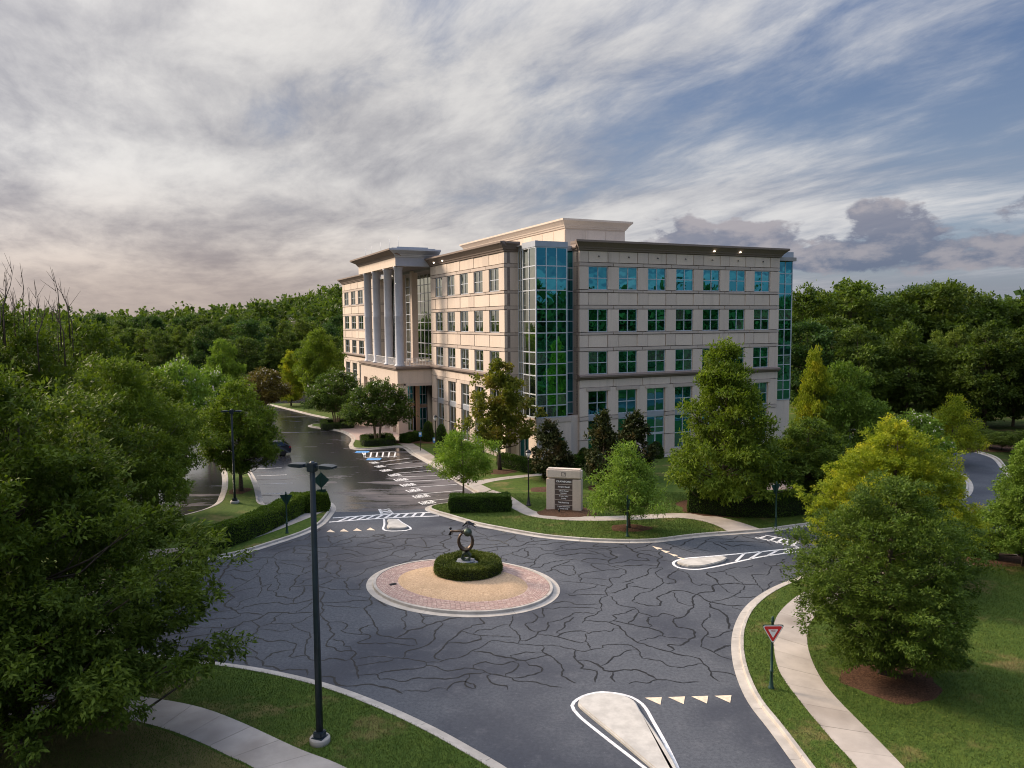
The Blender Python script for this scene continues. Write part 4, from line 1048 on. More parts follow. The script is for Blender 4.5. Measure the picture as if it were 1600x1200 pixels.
# -- trees of the near left side
tree_px('oak_a', 'willow_oak', (40, 1175), 560, 310, 'dark willow oak overhanging the concrete walk with the wide curve', leaf='leaf_oak', rz=1.1)
tree_px('oak_b', 'willow_oak', (-105, 1040), 478, 250, 'tall willow oak behind the oak that overhangs the curved walk', rz=2.4)
tree_px('oak_bare', 'willow_oak', (20, 985), 455, 185, 'willow oak with bare dead twigs standing above its crown', rz=.3)
tree_px('oak_b', 'willow_oak', (185, 900), 545, 140, 'mid-green willow oak between the bare-twigged oak and the long hedge', leaf='leaf_bright', rz=4.0)
tree_px('oak_mid2', 'shade_tree', (140, 838), 492, 120, 'olive green shade tree rising behind the willow oaks', leaf='leaf_oak', rz=5.2)
tree_px('oak_mid2', 'shade_tree', (245, 800), 575, 80, 'shade tree beside the left parking lane kerb', leaf='leaf_bright', rz=.8)
tree_px('crape', 'crape_myrtle', (285, 745), 566, 62, 'white flowering crape myrtle behind the left parking lane', 'crape myrtles in the car park', leaf='leaf_feather')
tree_px('crape', 'crape_myrtle', (330, 705), 578, 50, 'white flowering crape myrtle behind the grass island tree', 'crape myrtles in the car park', leaf='leaf_feather')
tree_px('oak_mid2', 'island_tree', (377, 768), 590, 66, 'fresh green tree on the grass island next to the thin light pole', rz=2.2)
tree_px('oak_mid2', 'shade_tree', (352, 660), 527, 34, 'pale green tree standing in front of the dark wood', leaf='leaf_lime', rz=1.2)
tree_px('crape', 'shade_tree', (412, 652), 578, 44, 'brownish low tree at the far end of the parking lane', leaf='leaf_brown', rz=2.0)
tree_px('oak_mid', 'shade_tree', (455, 634), 545, 26, 'yellow-green tree at the far bend of the parking lot', leaf='leaf_yellow', rz=.5)
tree_px('oak_mid2', 'shade_tree', (500, 640), 510, 38, 'light green tree next to the far corner of the office block', leaf='leaf_bright', rz=3.1)
tree_px('feather', 'young_tree', (569, 650), 612, 10, 'thin young tree on the far grass by the forecourt')
tree_px('crape', 'crape_myrtle', (590, 692), 595, 54, 'crape myrtle rising from the square hedge by the portico', rz=.4)
tree_px('crape', 'crape_myrtle', (526, 666), 580, 49, 'crape myrtle rising from the square hedge at the forecourt tip', rz=2.6)
# -- in front of the building
tree_px('maple', 'maple_tree', (781, 735), 560, 58, 'yellowing maple in front of the glass corner', rz=1.0)
tree_px('lime', 'young_oak', (724, 777), 675, 47, 'lime green young oak behind the clipped hedge block', rz=2.0)
tree_px('magnolia', 'magnolia_tree', (860, 752), 655, 30, 'bronze-leaved magnolia behind the stone sign', rz=.2)
tree_px('magnolia', 'magnolia_tree', (942, 765), 640, 31, 'tall bronze magnolia in its own mulch bed on the lawn', rz=1.9)
tree_px('magnolia', 'magnolia_tree', (990, 748), 642, 33, 'bronze magnolia beside the side entrance door', rz=3.3)
tree_px('feather', 'young_oak', (983, 826), 684, 66, 'feathery young oak behind the green signpost on the verge', rz=.9)
tree_px('oak_mid', 'oak_tree', (1130, 800), 522, 98, 'tall broad oak in front of the right side of the office block', rz=1.3)
tree_px('oak_mid', 'oak_tree', (1268, 775), 536, 46, 'slender yellow-green oak beyond the right glass end', leaf='leaf_yellow', rz=2.8)
tree_px('oak_mid2', 'oak_tree', (1315, 770), 560, 66, 'loose pale green oak beside the slender yellow-green one', leaf='leaf_feather', rz=.7)
tree_px('oak_mid2', 'oak_tree', (1262, 792), 650, 72, 'low dark oak by the brick court', leaf='leaf_oak2', rz=4.4)
tree_px('crape', 'crape_myrtle', (1422, 770), 648, 62, 'tall crape myrtle with a few white flowers behind the yellow oak', leaf='leaf_feather', rz=1.5)
tree_px('oak_a', 'willow_oak', (1392, 905), 650, 132, 'bright yellow-green oak behind the round dark oak', leaf='leaf_yellow', rz=5.5)
tree_px('oak_b', 'willow_oak', (1382, 1055), 733, 156, 'round dark green oak in a mulch ring on the lawn', leaf='leaf_oak2', rz=3.0)
tree_px('oak_mid', 'oak_tree', (1600, 885), 678, 76, 'oak beside the round shrubs and the gravel-coloured walk', leaf='leaf_feather', rz=2.1)
tree_px('feather', 'young_oak', (1486, 724), 612, 47, 'young oak turning gold at the bend of the rear drive', leaf='leaf_yellow', rz=4.1)

# -- the wood to the right of the building: trees one can tell apart
rg = random.Random(5)
def wood(pxs, keys, leafs, name, label, group):
    for (px, Y, top) in pxs:
        g = AT(px, 503, Y); H = AT(px, top, Y).z
        k = rg.choice(keys); lf = rg.choice(leafs)
        look = {'wood_a': 'broad oval-crowned', 'wood_b': 'egg-shaped', 'wood_c': 'pointed', 'wood_d': 'round-topped'}[k] + ' ' + {'leaf_forest': 'mid green', 'leaf_forest2': 'paler green', 'leaf_forest3': 'dark green'}[lf]
        put_tree(k, name, (g.x, Y, 0), H, H * rg.uniform(.24, .33), look + ' ' + label, group, lf, rg.uniform(0, 6.28))
row1 = [(1262, 104, 500), (1300, 108, 492), (1345, 100, 505), (1385, 106, 520), (1422, 100, 500), (1462, 104, 515), (1500, 98, 508), (1545, 94, 500), (1590, 96, 512), (1640, 92, 498), (1690, 96, 505)]
row2 = [(1255, 122, 438), (1290, 126, 452), (1325, 120, 436), (1365, 124, 458), (1400, 118, 462), (1435, 122, 446), (1478, 118, 438), (1512, 121, 446), (1550, 116, 452), (1590, 118, 462), (1635, 115, 455), (1680, 118, 460)]
row3 = [(1272, 142, 448), (1308, 146, 458), (1345, 140, 462), (1392, 146, 455), (1425, 140, 443), (1460, 145, 440), (1498, 138, 448), (1535, 142, 460), (1575, 138, 468), (1620, 140, 462)]
wood(row1, ['wood_a', 'wood_b', 'wood_d'], ['leaf_forest', 'leaf_forest', 'leaf_forest3', 'leaf_forest2'], 'forest_tree', 'tree at the front edge of the wood beyond the rear drive', 'trees at the front edge of the right-hand wood')
wood(row2, ['wood_a', 'wood_b', 'wood_d', 'wood_c'], ['leaf_forest', 'leaf_forest', 'leaf_forest2'], 'forest_tree', 'tree topping the wood beyond the rear drive', 'tall trees in the right-hand wood')
wood(row3, ['wood_a', 'wood_b', 'wood_d'], ['leaf_forest3', 'leaf_forest'], 'forest_tree', 'tree deep in the wood beyond the rear drive', 'rear trees in the right-hand wood')
# -- the wood beyond the car park on the left
lw1 = [(px + rg.uniform(-9, 9), rg.uniform(150, 172), rg.uniform(506, 532)) for px in range(120, 560, 33)]
lw2 = [(px + rg.uniform(-9, 9), rg.uniform(190, 215), rg.uniform(496, 512)) for px in range(90, 560, 27)]
lw3 = [(px + rg.uniform(-9, 9), rg.uniform(250, 285), rg.uniform(489, 500)) for px in range(100, 560, 22)]
wood(lw1, ['wood_a', 'wood_b', 'wood_c', 'wood_d'], ['leaf_forest', 'leaf_forest3', 'leaf_forest2', 'leaf_forest'], 'forest_tree', 'tree at the front edge of the wood beyond the car park', 'trees at the front edge of the left-hand wood')
wood(lw2, ['wood_a', 'wood_b', 'wood_d'], ['leaf_forest', 'leaf_forest3', 'leaf_forest2'], 'forest_tree', 'tree in the middle of the wood beyond the car park', 'middle trees of the left-hand wood')
wood(lw3, ['wood_a', 'wood_b', 'wood_d'], ['leaf_forest', 'leaf_forest3'], 'forest_tree', 'tree on the skyline of the wood beyond the car park', 'skyline trees of the left-hand wood')
# bushes at the foot of the right-hand wood
for px, py, top, hw in ((1530, 700, 668, 26), (1565, 704, 676, 24), (1500, 696, 672, 22), (1600, 712, 672, 28)):
    tree_px('lime', 'bush', (px, py), top, hw, 'rough green bush at the foot of the wood by the rear drive', 'bushes at the foot of the wood', leaf='leaf_forest2')

# -- far woods and the hill: one mass of crowns each
def mass(name, pts, size, mat, seed, per=60, bl=.20):
    """pts: (x, y, ground z); crowns of clumped leaf blades over a dark core"""
    rng = np.random.default_rng(seed); Vs = []; Qs = []; n0 = 0
    for (x, y, z) in pts:
        s = size * rng.uniform(.75, 1.3); h = s * rng.uniform(1.5, 2.0)
        d = rng.normal(size=(per, 3)); d /= np.linalg.norm(d, axis=1, keepdims=True); d[:, 2] = np.abs(d[:, 2]) * 1.1 - .25
        C = np.array([x, y, z + h * .45]) + d * np.array([s * .5, s * .5, h * .55]) * rng.uniform(.7, 1.08, (per, 1))
        V, Q = leaves(rng, C - d * s * .12, d * .6 + rng.normal(size=(per, 3)) * .6, s * bl, s * bl * .75); Vs.append(V); Qs.append(Q + n0); n0 += len(V)
    return tag(link(name, fast_mesh(name, np.concatenate(Vs), np.concatenate(Qs), M[mat])), kind='stuff')
rs = np.random.default_rng(8)
ptsl = [(x, y, 0) for x, y in zip(rs.uniform(-330, 40, 520), rs.uniform(300, 520, 520))]
mass('far_wood', ptsl, 6.0, 'leaf_forest', 1, 170)
ptsr = [(x, y, 0) for x, y in zip(rs.uniform(40, 330, 330), rs.uniform(150, 330, 330)) if x > .30 * y]
mass('far_wood', ptsr, 10, 'leaf_forest3', 2, 200)
# woods behind the viewpoint, mirrored in the glass
ptsb = [(x, y, 0) for x, y in zip(rs.uniform(60, 330, 260), rs.uniform(-230, 40, 260)) if math.hypot(x, y) > 95]
ptsn = [(x, y, 0) for x, y in zip(rs.uniform(40, 90, 110), rs.uniform(5, 75, 110)) if x > .72 * y + 9 and x < 1.3 * y + 45]
mass('far_wood', ptsn, 5.5, 'leaf_forest3', 6, 200, .13)
mass('far_wood', ptsb, 12, 'leaf_forest3', 3, 260)
ptsw = [(x, y, 0) for x, y in zip(rs.uniform(-300, -70, 260), rs.uniform(30, 260, 260)) if x < -75 - .1 * y]
mass('far_wood', ptsw, 7.5, 'leaf_forest', 4, 300, .12)
hv = []; hf = []; nx, ny = 40, 16
def hill_z(x, y): return 27 * math.exp(-((x + 165) / 72.0) ** 2) * math.exp(-((y - 800) / 150.0) ** 2) - 1
for j in range(ny):
    for i in range(nx): x = -560 + i * 19; y = 560 + j * 32; hv.append((x, y, hill_z(x, y)))
for j in range(ny - 1):
    for i in range(nx - 1): hf.append((j * nx + i, j * nx + i + 1, (j + 1) * nx + i + 1, (j + 1) * nx + i))
tag(MB().add(hv, hf, True).build('hill', M['field']), kind='structure')
pth = [(x, y, hill_z(x, y)) for x, y in zip(rs.uniform(-480, 60, 900), rs.uniform(600, 860, 900))]
mass('hill_wood', pth, 14, 'leaf_forest', 5, 75)

# ------------------------------------------------------------------ hedges
def hedge(name, path, w, h, label, leaf='leaf_hedge', n=9000, ls=.085, closed=False, group=None, cat='hedge', z0=.10, rough=.05):
    rng = np.random.default_rng(int(abs(path[0][0] * 91 + path[0][1] * 17)) + n)
    L = smooth(path, .35, closed); N = normals(L, closed); k = len(L)
    prof = [(-.5, 0), (-.53, .35), (-.52, .72), (-.46, .92), (-.33, 1.0), (0, 1.02), (.33, 1.0), (.46, .92), (.52, .72), (.53, .35), (.5, 0)]
    def surf(q, s):     # q along 0..1, s across profile 0..1
        i = q * (k if closed else k - 1); i0 = np.floor(i).astype(int); f = (i - i0)[:, None]; i1 = (i0 + 1) % k if closed else np.minimum(i0 + 1, k - 1); i0 = i0 % k
        p = L[i0] * (1 - f) + L[i1] * f; nn = N[i0] * (1 - f) + N[i1] * f
        pr = np.array(prof); j = s * (len(pr) - 1); j0 = np.minimum(np.floor(j).astype(int), len(pr) - 2); g = (j - j0)[:, None]
        o = pr[j0] * (1 - g) + pr[j0 + 1] * g; dn = pr[j0 + 1] - pr[j0]
        P = np.c_[p + nn * o[:, :1] * w, z0 + o[:, 1] * h]
        nr = np.c_[nn * (-(dn[:, 1:2]) * h), dn[:, :1] * w]; nr /= np.maximum(np.linalg.norm(nr, axis=1, keepdims=True), 1e-6)
        return P, nr
    P, nr = surf(rng.uniform(0, 1, n), rng.uniform(.0, 1, n))
    if not closed:
        m_ = int(n * w / max(np.linalg.norm(np.diff(L, axis=0), axis=1).sum(), .1) * .9)
        for e, sg in ((0, -1), (k - 1, 1)):
            t = normals(L)[e]; tg = np.array([t[1], -t[0]]) * sg
            u = rng.uniform(-.52, .52, m_); v = rng.uniform(0, 1.0, m_)
            ro = .10 * (1 - (2 * np.abs(v - .5)) ** 2)
            Pe = np.c_[L[e] + t * u[:, None] * w + tg * ro[:, None], z0 + v * h]; ne = np.repeat(np.array([[tg[0], tg[1], .2]]), m_, 0)
            P = np.r_[P, Pe]; nr = np.r_[nr, ne]
    bumpy = np.sin(P[:, 0] * 3.1 + P[:, 2] * 4) * np.sin(P[:, 1] * 2.7 + 1) * rough
    P = P + nr * (bumpy[:, None] + rng.normal(size=(len(P), 1)) * .035 - .03)
    V, Q = leaves(rng, P, nr * .7 + rng.normal(size=P.shape) * .6, ls, ls * .62)
    # core
    cv = []; cf = []; pr = prof; m = len(pr)
    for i in range(k): cv += [(L[i][0] + N[i][0] * a * w * .93, L[i][1] + N[i][1] * a * w * .93, z0 - .05 + b * h * .95) for a, b in pr]
    for i in range(k if closed else k - 1):
        i2 = (i + 1) % k
        for j in range(m - 1): cf.append((i * m + j, i * m + j + 1, i2 * m + j + 1, i2 * m + j))
    root = empty(name, (0, 0, 0), label=label, cat=cat, group=group)
    mb = MB(); mb.add(cv, cf); 
    if not closed: mb.add(cv[:m], [list(range(m))]); mb.add(cv[-m:], [list(range(m))])
    mb.build('stems', M['hedge_core'], root)
    link('foliage', fast_mesh('foliage', V, Q, M[leaf]), root)
    return root
IH = (-2.45, 40.75)
hedge('round_hedge', [(IH[0] + 1.29 * math.cos(a), IH[1] + 1.29 * math.sin(a)) for a in np.linspace(0, 2 * math.pi, 33)[:-1]], 1.02, .62, 'clipped doughnut-shaped hedge round the bronze sculpture', 'leaf_box', 42000, .062, True, z0=.24)
hedge('clipped_hedge', W2([(705, 801), (750, 800.5), (795, 799)]), 1.25, 1.18, 'clipped rectangular hedge block beside the crosswalk ramp', 'leaf_hedge', 16000, .08)
hedge('long_hedge', W2([(300, 868), (350, 855), (400, 836), (440, 816), (462, 805)]), 1.25, 1.35, 'long curving hedge along the walk on the left verge', 'leaf_hedge2', 26000, .085)
hedge('clipped_hedge', W2([(455, 802), (480, 801), (510, 798)]), 1.3, 1.3, 'clipped hedge block at the corner of the left verge', 'leaf_hedge2', 15000, .085)
def square_hedge(cx, cy, hw, hd, label):
    c = G(cx, cy, .12); e = Vector((math.cos(.25), math.sin(.25))); n = Vector((-e.y, e.x))
    P = []
    for sx, sy in ((-1, -1), (0, -1), (1, -1), (1, 0), (1, 1), (0, 1), (-1, 1), (-1, 0)):
        q = e * sx * hw + n * sy * hd; P.append((c.x + q.x, c.y + q.y))
    hedge('square_hedge', P, .75, .75, label, 'leaf_hedge', 9000, .09, True)
square_hedge(590, 692, 1.35, 1.9, 'low square hedge round the crape myrtle by the portico')
square_hedge(527, 666, 1.6, 2.2, 'low square hedge round the crape myrtle at the forecourt tip')
hedge('foundation_hedge', W2([(786, 728), (810, 735), (838, 741)]), 1.3, 1.1, 'low hedge along the foot of the glass corner', 'leaf_hedge', 9000, .1)
hedge('foundation_hedge', W2([(882, 733), (905, 730)]), 1.2, 1.0, 'short low hedge behind the stone sign', 'leaf_hedge', 5000, .1)
hedge('foundation_hedge', W2([(632, 694), (655, 689)]), 1.3, 1.0, 'low hedge at the foot of the portico side', 'leaf_hedge', 5000, .1)
hedge('dark_hedge', W2([(1080, 800), (1140, 806), (1200, 808), (1252, 803)]), 1.5, 1.5, 'dark hedge in the shade under the broad oak', 'leaf_hedge', 16000, .09)
def shrub(name, px, py, w_px, top_y, label, leaf='leaf_hedge', shape='dome', n=5000, ls=.1, group=None):
    g = G(px, py, .12); H = AT(px, top_y, g.y).z - .12; R = w_px * g.y / F_PX
    rng = np.random.default_rng(int(px * 3 + py)); z = rng.uniform(0, 1, n); a = rng.uniform(0, 6.283, n)
    r = np.minimum(1, z / .12 + .8) * np.sqrt(np.clip(1 - z ** (2.6 if shape == 'dome' else 1.7), 0, 1)) * (1 + .06 * np.sin(4 * a + 6 * z))
    P = np.c_[r * R * np.cos(a), r * R * np.sin(a), z * H]; nr = np.c_[np.cos(a), np.sin(a), z * 1.0]
    V, Q = leaves(rng, P - nr * .06 + rng.normal(size=P.shape) * .04, nr * .7 + rng.normal(size=P.shape) * .6, ls, ls * .62)
    e = empty(name, g, label=label, cat='shrub', group=group)
    zz = np.linspace(0, .97, 9); MB().lathe([(max(.02, float(min(1, q / .12 + .8) * math.sqrt(max(0, 1 - q ** 2.6)) * R * .9)), float(q * H)) for q in zz], seg=14).build('stems', M['hedge_core'], e)
    link('foliage', fast_mesh('foliage', V, Q, M[leaf]), e)
for i, (px, py, w, ty) in enumerate(((669, 690, 9, 658), (690, 698, 10, 663), (711, 706, 9, 672))):
    shrub('dome_shrub', px, py, w, ty, 'dark evergreen clipped to a tall dome at the foot of the entrance wing', group='dome-shaped evergreens along the entrance wing')
shrub('round_shrub', 912, 728, 11, 700, 'round dark shrub at the corner of the stone front')
shrub('round_shrub', 1530, 868, 26, 824, 'large round shrub beside the gravel-coloured walk', n=9000)
shrub('round_shrub', 1575, 856, 18, 826, 'smaller round shrub under the oak by the gravel-coloured walk')
shrub('dome_shrub', 1025, 715, 12, 690, 'small dark shrub next to the side entrance door')

# ------------------------------------------------------------------ grass blades on the near lawns
MULCH = [(886, 800, 2.1, 1.6), (985, 825, 1.35, .95), (1392, 1066, 1.75, 1.55), (946, 763, 1.5, 1.3), (852, 765, 1.3, 1.0), (1130, 793, 3.4, 2.9)]
def grass(polys, holes, ymin, ymax, xmin, xmax, n, seed, lab, hgt=.075):
    rng = np.random.default_rng(seed); X = rng.uniform(xmin, xmax, n); Y = rng.uniform(ymin, ymax, n)
    k = inside(polys, X, Y)
    for h in holes: k &= ~inside(h, X, Y)
    for a_, b_, c_x, c_y in MULCH: g0 = G(a_, b_, .12); k &= ((X - g0.x) / c_x) ** 2 + ((Y - g0.y) / c_y) ** 2 > 1.0
    X, Y = X[k], Y[k]; n = len(X)
    C = np.c_[X, Y, np.full(n, .115)]; D = np.c_[rng.normal(size=(n, 2)) * .55, np.ones(n)]; D /= np.linalg.norm(D, axis=1, keepdims=True)
    h = hgt * rng.uniform(.5, 1.3, n)[:, None]; s = np.c_[rng.normal(size=(n, 2)), np.zeros(n)]; s /= np.linalg.norm(s, axis=1, keepdims=True)
    V = np.empty((n, 3, 3)); V[:, 0] = C - s * .011; V[:, 1] = C + s * .011; V[:, 2] = C + D * h
    tag(link('grass', fast_mesh('grass', V.reshape(-1, 3), np.arange(3 * n).reshape(-1, 3), M['blade'])), lab, None, None, 'stuff')
grass(LAWNS['lawn_b'], [sw_b], 19, 46, 7, 33, 330000, 1, 'short green grass on the lawn round the dark oak')
grass(LAWNS['lawn_c'], [sw_c], 20, 33, -18, 1, 170000, 2, 'short green grass on the verge round the near light pole')

grass(LAWNS['lawn_a'], [sw_a, sw_a2], 46, 60, -6, 25, 130000, 3, 'short green grass on the lawn round the stone sign', .10)
# ------------------------------------------------------------------ light poles
def light_pole(base, top_y, label, arm=.95, rz=0.0, r=.095, heads=2):
    g = G(base[0], base[1], .12); H = AT(base[0], top_y, g.y).z - .12
    e = empty('light_pole', g, rz, label=label, cat='light pole')
    MB().lathe([(.33, -.1), (.33, .16), (.31, .19), (.0, .19)], seg=24).build('footing', M['concrete'], e)
    MB().cbox(-.2, .2, -.2, .2, .18, .215, .01).cbox(-.16, .16, -.16, .16, .21, .40, .03).build('base_cover', M['steel_blue'], e)
    MB().lathe([(r * 1.12, .38), (r * .98, H * .5), (r * .82, H - .02), (r * .5, H + .03)], seg=14).build('pole', M['steel_blue'], e)
    MB().cbox(-.14, .14, -.12, .12, H - .30, H - .02, .02).build('bracket', M['steel_blue'], e)
    for s in (-1, 1):
        a = MB(); a.box(min(s * .10, s * .34), max(s * .10, s * .34), -.035, .035, H - .17, H - .10); a.build('arm', M['steel_blue'], e)
        m = MB(); x0, x1 = sorted((s * .30, s * (.30 + arm))); z = H - .12
        n = 6; v = []
        for x, w_, t0, t1 in ((s * .28, .09, -.05, .05), (s * .36, .17, -.06, .06), (s * (.30 + arm * .7), .19, -.05, .055), (s * (.30 + arm), .15, -.03, .03)):
            v += [(x, -w_, z + t0), (x, w_, z + t0), (x, w_, z + t1), (x, -w_, z + t1)]
        f = [[0, 1, 2, 3], [12, 15, 14, 13]]
        for i in range(3):
            for j in range(4): f.append([i * 4 + j, i * 4 + 4 + j, i * 4 + 4 + (j + 1) % 4, i * 4 + (j + 1) % 4])
        h = m.add(v, f).build('lamp_head', M['steel_blue'], e)
        bm = bmesh.new(); bm.from_mesh(h.data); bmesh.ops.recalc_face_normals(bm, faces=bm.faces); bm.to_mesh(h.data); bm.free()
        MB().box(*sorted((s * .42, s * (.22 + arm))), -.12, .12, z - .066, z - .055).build('lens', M['sign_white'], h)
    return e
light_pole((500, 1160), 722, 'tall dark steel light pole with two flat heads on a concrete footing', .52, -.35, .105)
light_pole((367, 786), 640, 'thin dark light pole with two flat heads on the grass island', .45, .1, .085)
def lantern(base, top_y, label, group=None):
    g = G(base[0], base[1], .12); H = AT(base[0], top_y, g.y).z - .12
    e = empty('street_lantern', g, 0, label=label, cat='street lamp', group=group)
    MB().lathe([(.20, -.05), (.20, .06), (.15, .10), (.13, .30), (.09, .36), (.075, .60), (.06, .66), (.05, 1.2), (.042, H - .78), (.07, H - .74), (.05, H - .70), (.10, H - .62), (.11, H - .58)], seg=12).build('post', M['black_metal'], e)
    MB().lathe([(.10, H - .58), (.17, H - .36), (.19, H - .22), (.0, H - .20)], seg=12).build('globe', M['sign_white'], e)
    MB().lathe([(.225, H - .24), (.23, H - .20), (.15, H - .08), (.05, H - .05), (.03, H), (.0, H + .02)], seg=12).build('cap', M['black_metal'], e)
lantern((826, 790), 702, 'black lantern post on the lawn beside the stone sign')
lantern((681, 716), 648, 'black lantern post by the walk near the dome evergreens')
lantern((756, 728), 672, 'black lantern post behind the lime green young oak')
# ------------------------------------------------------------------ sign posts
def post(name, base, top_y, label, cat='sign'):
    g = G(base[0], base[1], .12); H = AT(base[0], top_y, g.y).z - .12
    e = empty(name, g, 0, label=label, cat=cat)
    MB().lathe([(.12, -.05), (.12, .03), (.085, .07), (.075, .22), (.06, .26), (.055, .62), (.07, .64), (.07, .68), (.048, .70), (.046, H - .22), (.065, H - .20), (.065, H - .16), (.045, H - .13), (.05, H - .05), (.02, H)], seg=14).build('post', M['green_metal'], e)
    return e, H
def tri_pts(w, z, r=.06, n=4):
    """rounded triangle, point down, in the x-z plane"""
    h = w * .866; V = [(-w / 2, z), (w / 2, z), (0, z - h)]; out = []
    for i in range(3):
        p, a, b = np.array(V[i]), np.array(V[i - 1]), np.array(V[(i + 1) % 3])
        u = (a - p) / np.linalg.norm(a - p); v = (b - p) / np.linalg.norm(b - p)
        for k in range(n + 1):
            t = k / n; q = p + u * r * 1.5 * (1 - t) ** 2 + v * r * 1.5 * t ** 2; out.append(tuple(q))
    return out
def plate(mb, pts, y0, y1):
    n = len(pts); v = [(p[0], y0, p[1]) for p in pts] + [(p[0], y1, p[1]) for p in pts]
    mb.add(v, [list(range(n)), list(range(n, 2 * n))[::-1]] + [(i, i + n, (i + 1) % n + n, (i + 1) % n) for i in range(n)])
def fixn(o):
    bm = bmesh.new(); bm.from_mesh(o.data); bmesh.ops.recalc_face_normals(bm, faces=bm.faces); bm.to_mesh(o.data); bm.free(); return o
def text_mesh(txt, size, mat, parent, loc, rot=(math.pi / 2, 0, 0), name='lettering', ext=.004, sx=1.0, bold=.0):
    c = bpy.data.curves.new('txt', 'FONT'); c.body = txt; c.size = size; c.align_x = 'CENTER'; c.align_y = 'CENTER'; c.extrude = ext; c.offset = bold
    o = bpy.data.objects.new('txt', c); COL.objects.link(o); bpy.context.view_layer.update()
    me = bpy.data.meshes.new_from_object(o.evaluated_get(bpy.context.evaluated_depsgraph_get())); bpy.data.objects.remove(o); bpy.data.curves.remove(c)
    me.materials.clear(); me.materials.append(mat); ob = link(name, me, parent, loc); ob.rotation_euler = rot; ob.scale = (sx, 1, 1); return ob
e, H = post('yield_sign', (1205, 1075), 963, 'red and white triangular yield sign on a green post by the near walk')
zt = H - .32
b = MB(); plate(b, tri_pts(.86, zt + .03, .09), -.062, -.050); fixn(b.build('sign_backing', M['green_metal'], e))
b = MB(); plate(b, tri_pts(.80, zt, .08), -.068, -.061); fixn(b.build('sign_panel', M['sign_white'], e))
b = MB(); plate(b, tri_pts(.70, zt - .03, .06), -.074, -.067); fixn(b.build('sign_panel', M['red'], e))
b = MB(); plate(b, tri_pts(.37, zt - .145, .02), -.080, -.073); fixn(b.build('sign_panel', M['sign_white'], e))
text_mesh('YIELD', .078, M['sign_grey_text'], e, (0, -.083, zt - .20), sx=.85)
def back_sign(base, top_y, label, rz):
    e, H = post('yield_sign', base, top_y, label)
    b = MB(); plate(b, tri_pts(.86, H - .22, .09), .055, .066); fixn(b.build('sign_backing', M['green_metal'], e))
    b = MB(); plate(b, tri_pts(.80, H - .25, .08), .066, .072); fixn(b.build('sign_panel', M['red'], e))
    e.rotation_euler = (0, 0, rz)
back_sign((448.5, 833), 768, 'green back of a triangular yield sign in front of the long hedge', .1)
back_sign((980, 838), 774, 'edge-on green yield signpost on the verge in front of the feathery oak', -1.45)
back_sign((1212, 823), 752, 'green yield signpost seen from behind in the shade under the broad oak', .5)
g = G(503, 797, .12); H = AT(503, 736, g.y).z - .12
e = empty('diamond_sign', g, .15, label='green back of a diamond warning sign with a small plate below it', cat='sign')
MB().lathe([(.05, -.05), (.04, H - .1), (.012, H), (.0, H + .12)], seg=10).build('post', M['green_metal'], e)
b = MB(); plate(b, [(0, H - 1.28), (.58, H - .68), (0, H - .08), (-.58, H - .68)], .04, .055); fixn(b.build('sign_panel', M['green_metal'], e))
MB().box(-.32, .32, .04, .055, H - 1.72, H - 1.36).build('small_plate', M['green_metal'], e)
for px, py, ty in ((657, 704, 684), (679, 712, 693)):
    g = G(px, py, .12); H = AT(px, ty - 10, g.y).z - .12
    e = empty('bay_sign', g, .3, label='small blue and white accessible parking sign on a thin post', cat='sign', group='accessible parking signs by the walk')
    MB().lathe([(.035, -.05), (.03, H)], seg=8).build('post', M['black_metal'], e); MB().box(-.16, .16, -.045, -.03, H - .55, H - .05).build('sign_panel', M['blue'], e); MB().box(-.1, .1, -.05, -.044, H - .36, H - .14).build('symbol', M['sign_white'], e)

# ------------------------------------------------------------------ stone directory sign
a = G(853.5, 796.5, .12); b = G(908, 800, .12); d = b - a; wS = d.length
e = empty('monument_sign', (a + b) / 2, math.atan2(d.y, d.x), label='pale stone monument sign with brown tenant plaques on a mulch bed', cat='sign')
HS = AT(880, 733, (a.y + b.y) / 2).z - .12; hw = wS / 2; D = .62
MB().cbox(-hw, -hw * .50, 0, D, -.1, HS * .755, .03).build('side_block', M['stone'], e); MB().cbox(hw * .50, hw, 0, D, -.1, HS * .755, .03).build('side_block', M['stone'], e)
MB().box(-hw * .5, hw * .5, .10, D - .05, -.1, HS * .76).build('core', M['backing'], e)
MB().cbox(-hw * 1.004, hw * 1.004, -.012, D + .01, HS * .765, HS, .10).build('top_block', M['stone_spandrel'], e)
MB().box(-.17, .17, -.020, 0, HS * .83, HS * .925).build('emblem', M['backing'], e)
emb = MB(); emb.box(-.11, .03, -.028, -.019, HS * .845, HS * .905); emb.box(.0, .12, -.030, -.021, HS * .84, HS * .875); emb.build('emblem_mark', M['stone_spandrel'], e)
lines = [('CRAWFORD', None, .150), ('Ameriprise Financial', None, .135), ('Liberty Mutual', 'Insurance', .120), ('Premier Valley', 'Lending', .115), ('Trinity Financial Group', None, .125), ('Leasing Information', '704 555 0100', .118)]
hp = HS * .75 / 6
for i, (t1, t2, s) in enumerate(lines):
    z1 = HS * .755 - i * hp; z0 = z1 - hp
    p = MB().box(-hw * .5 + .01, hw * .5 - .01, .045, .10, z0 + .025, z1).build('plaque', M['plaque'], e)
    if i < 5: MB().box(-hw * .5 + .01, hw * .5 - .01, .02, .10, z0 - .012, z0 + .022).build('divider', M['stone_band'], e)
    zc = (z0 + z1) / 2 + .012
    if t2: text_mesh(t1, s, M['sign_white'], p, (0, .042, zc + .085), sx=.98, bold=.004); text_mesh(t2, s, M['sign_white'], p, (0, .042, zc - .075), sx=.98, bold=.004)
    else: text_mesh(t1, s * 1.15, M['sign_white'], p, (0, .042, zc), sx=min(1.0, 1.22 * 12 / max(len(t1), 12)) * (1.15 if i == 0 else .92), bold=.006)
g = G(873.5, 801.5, .13)
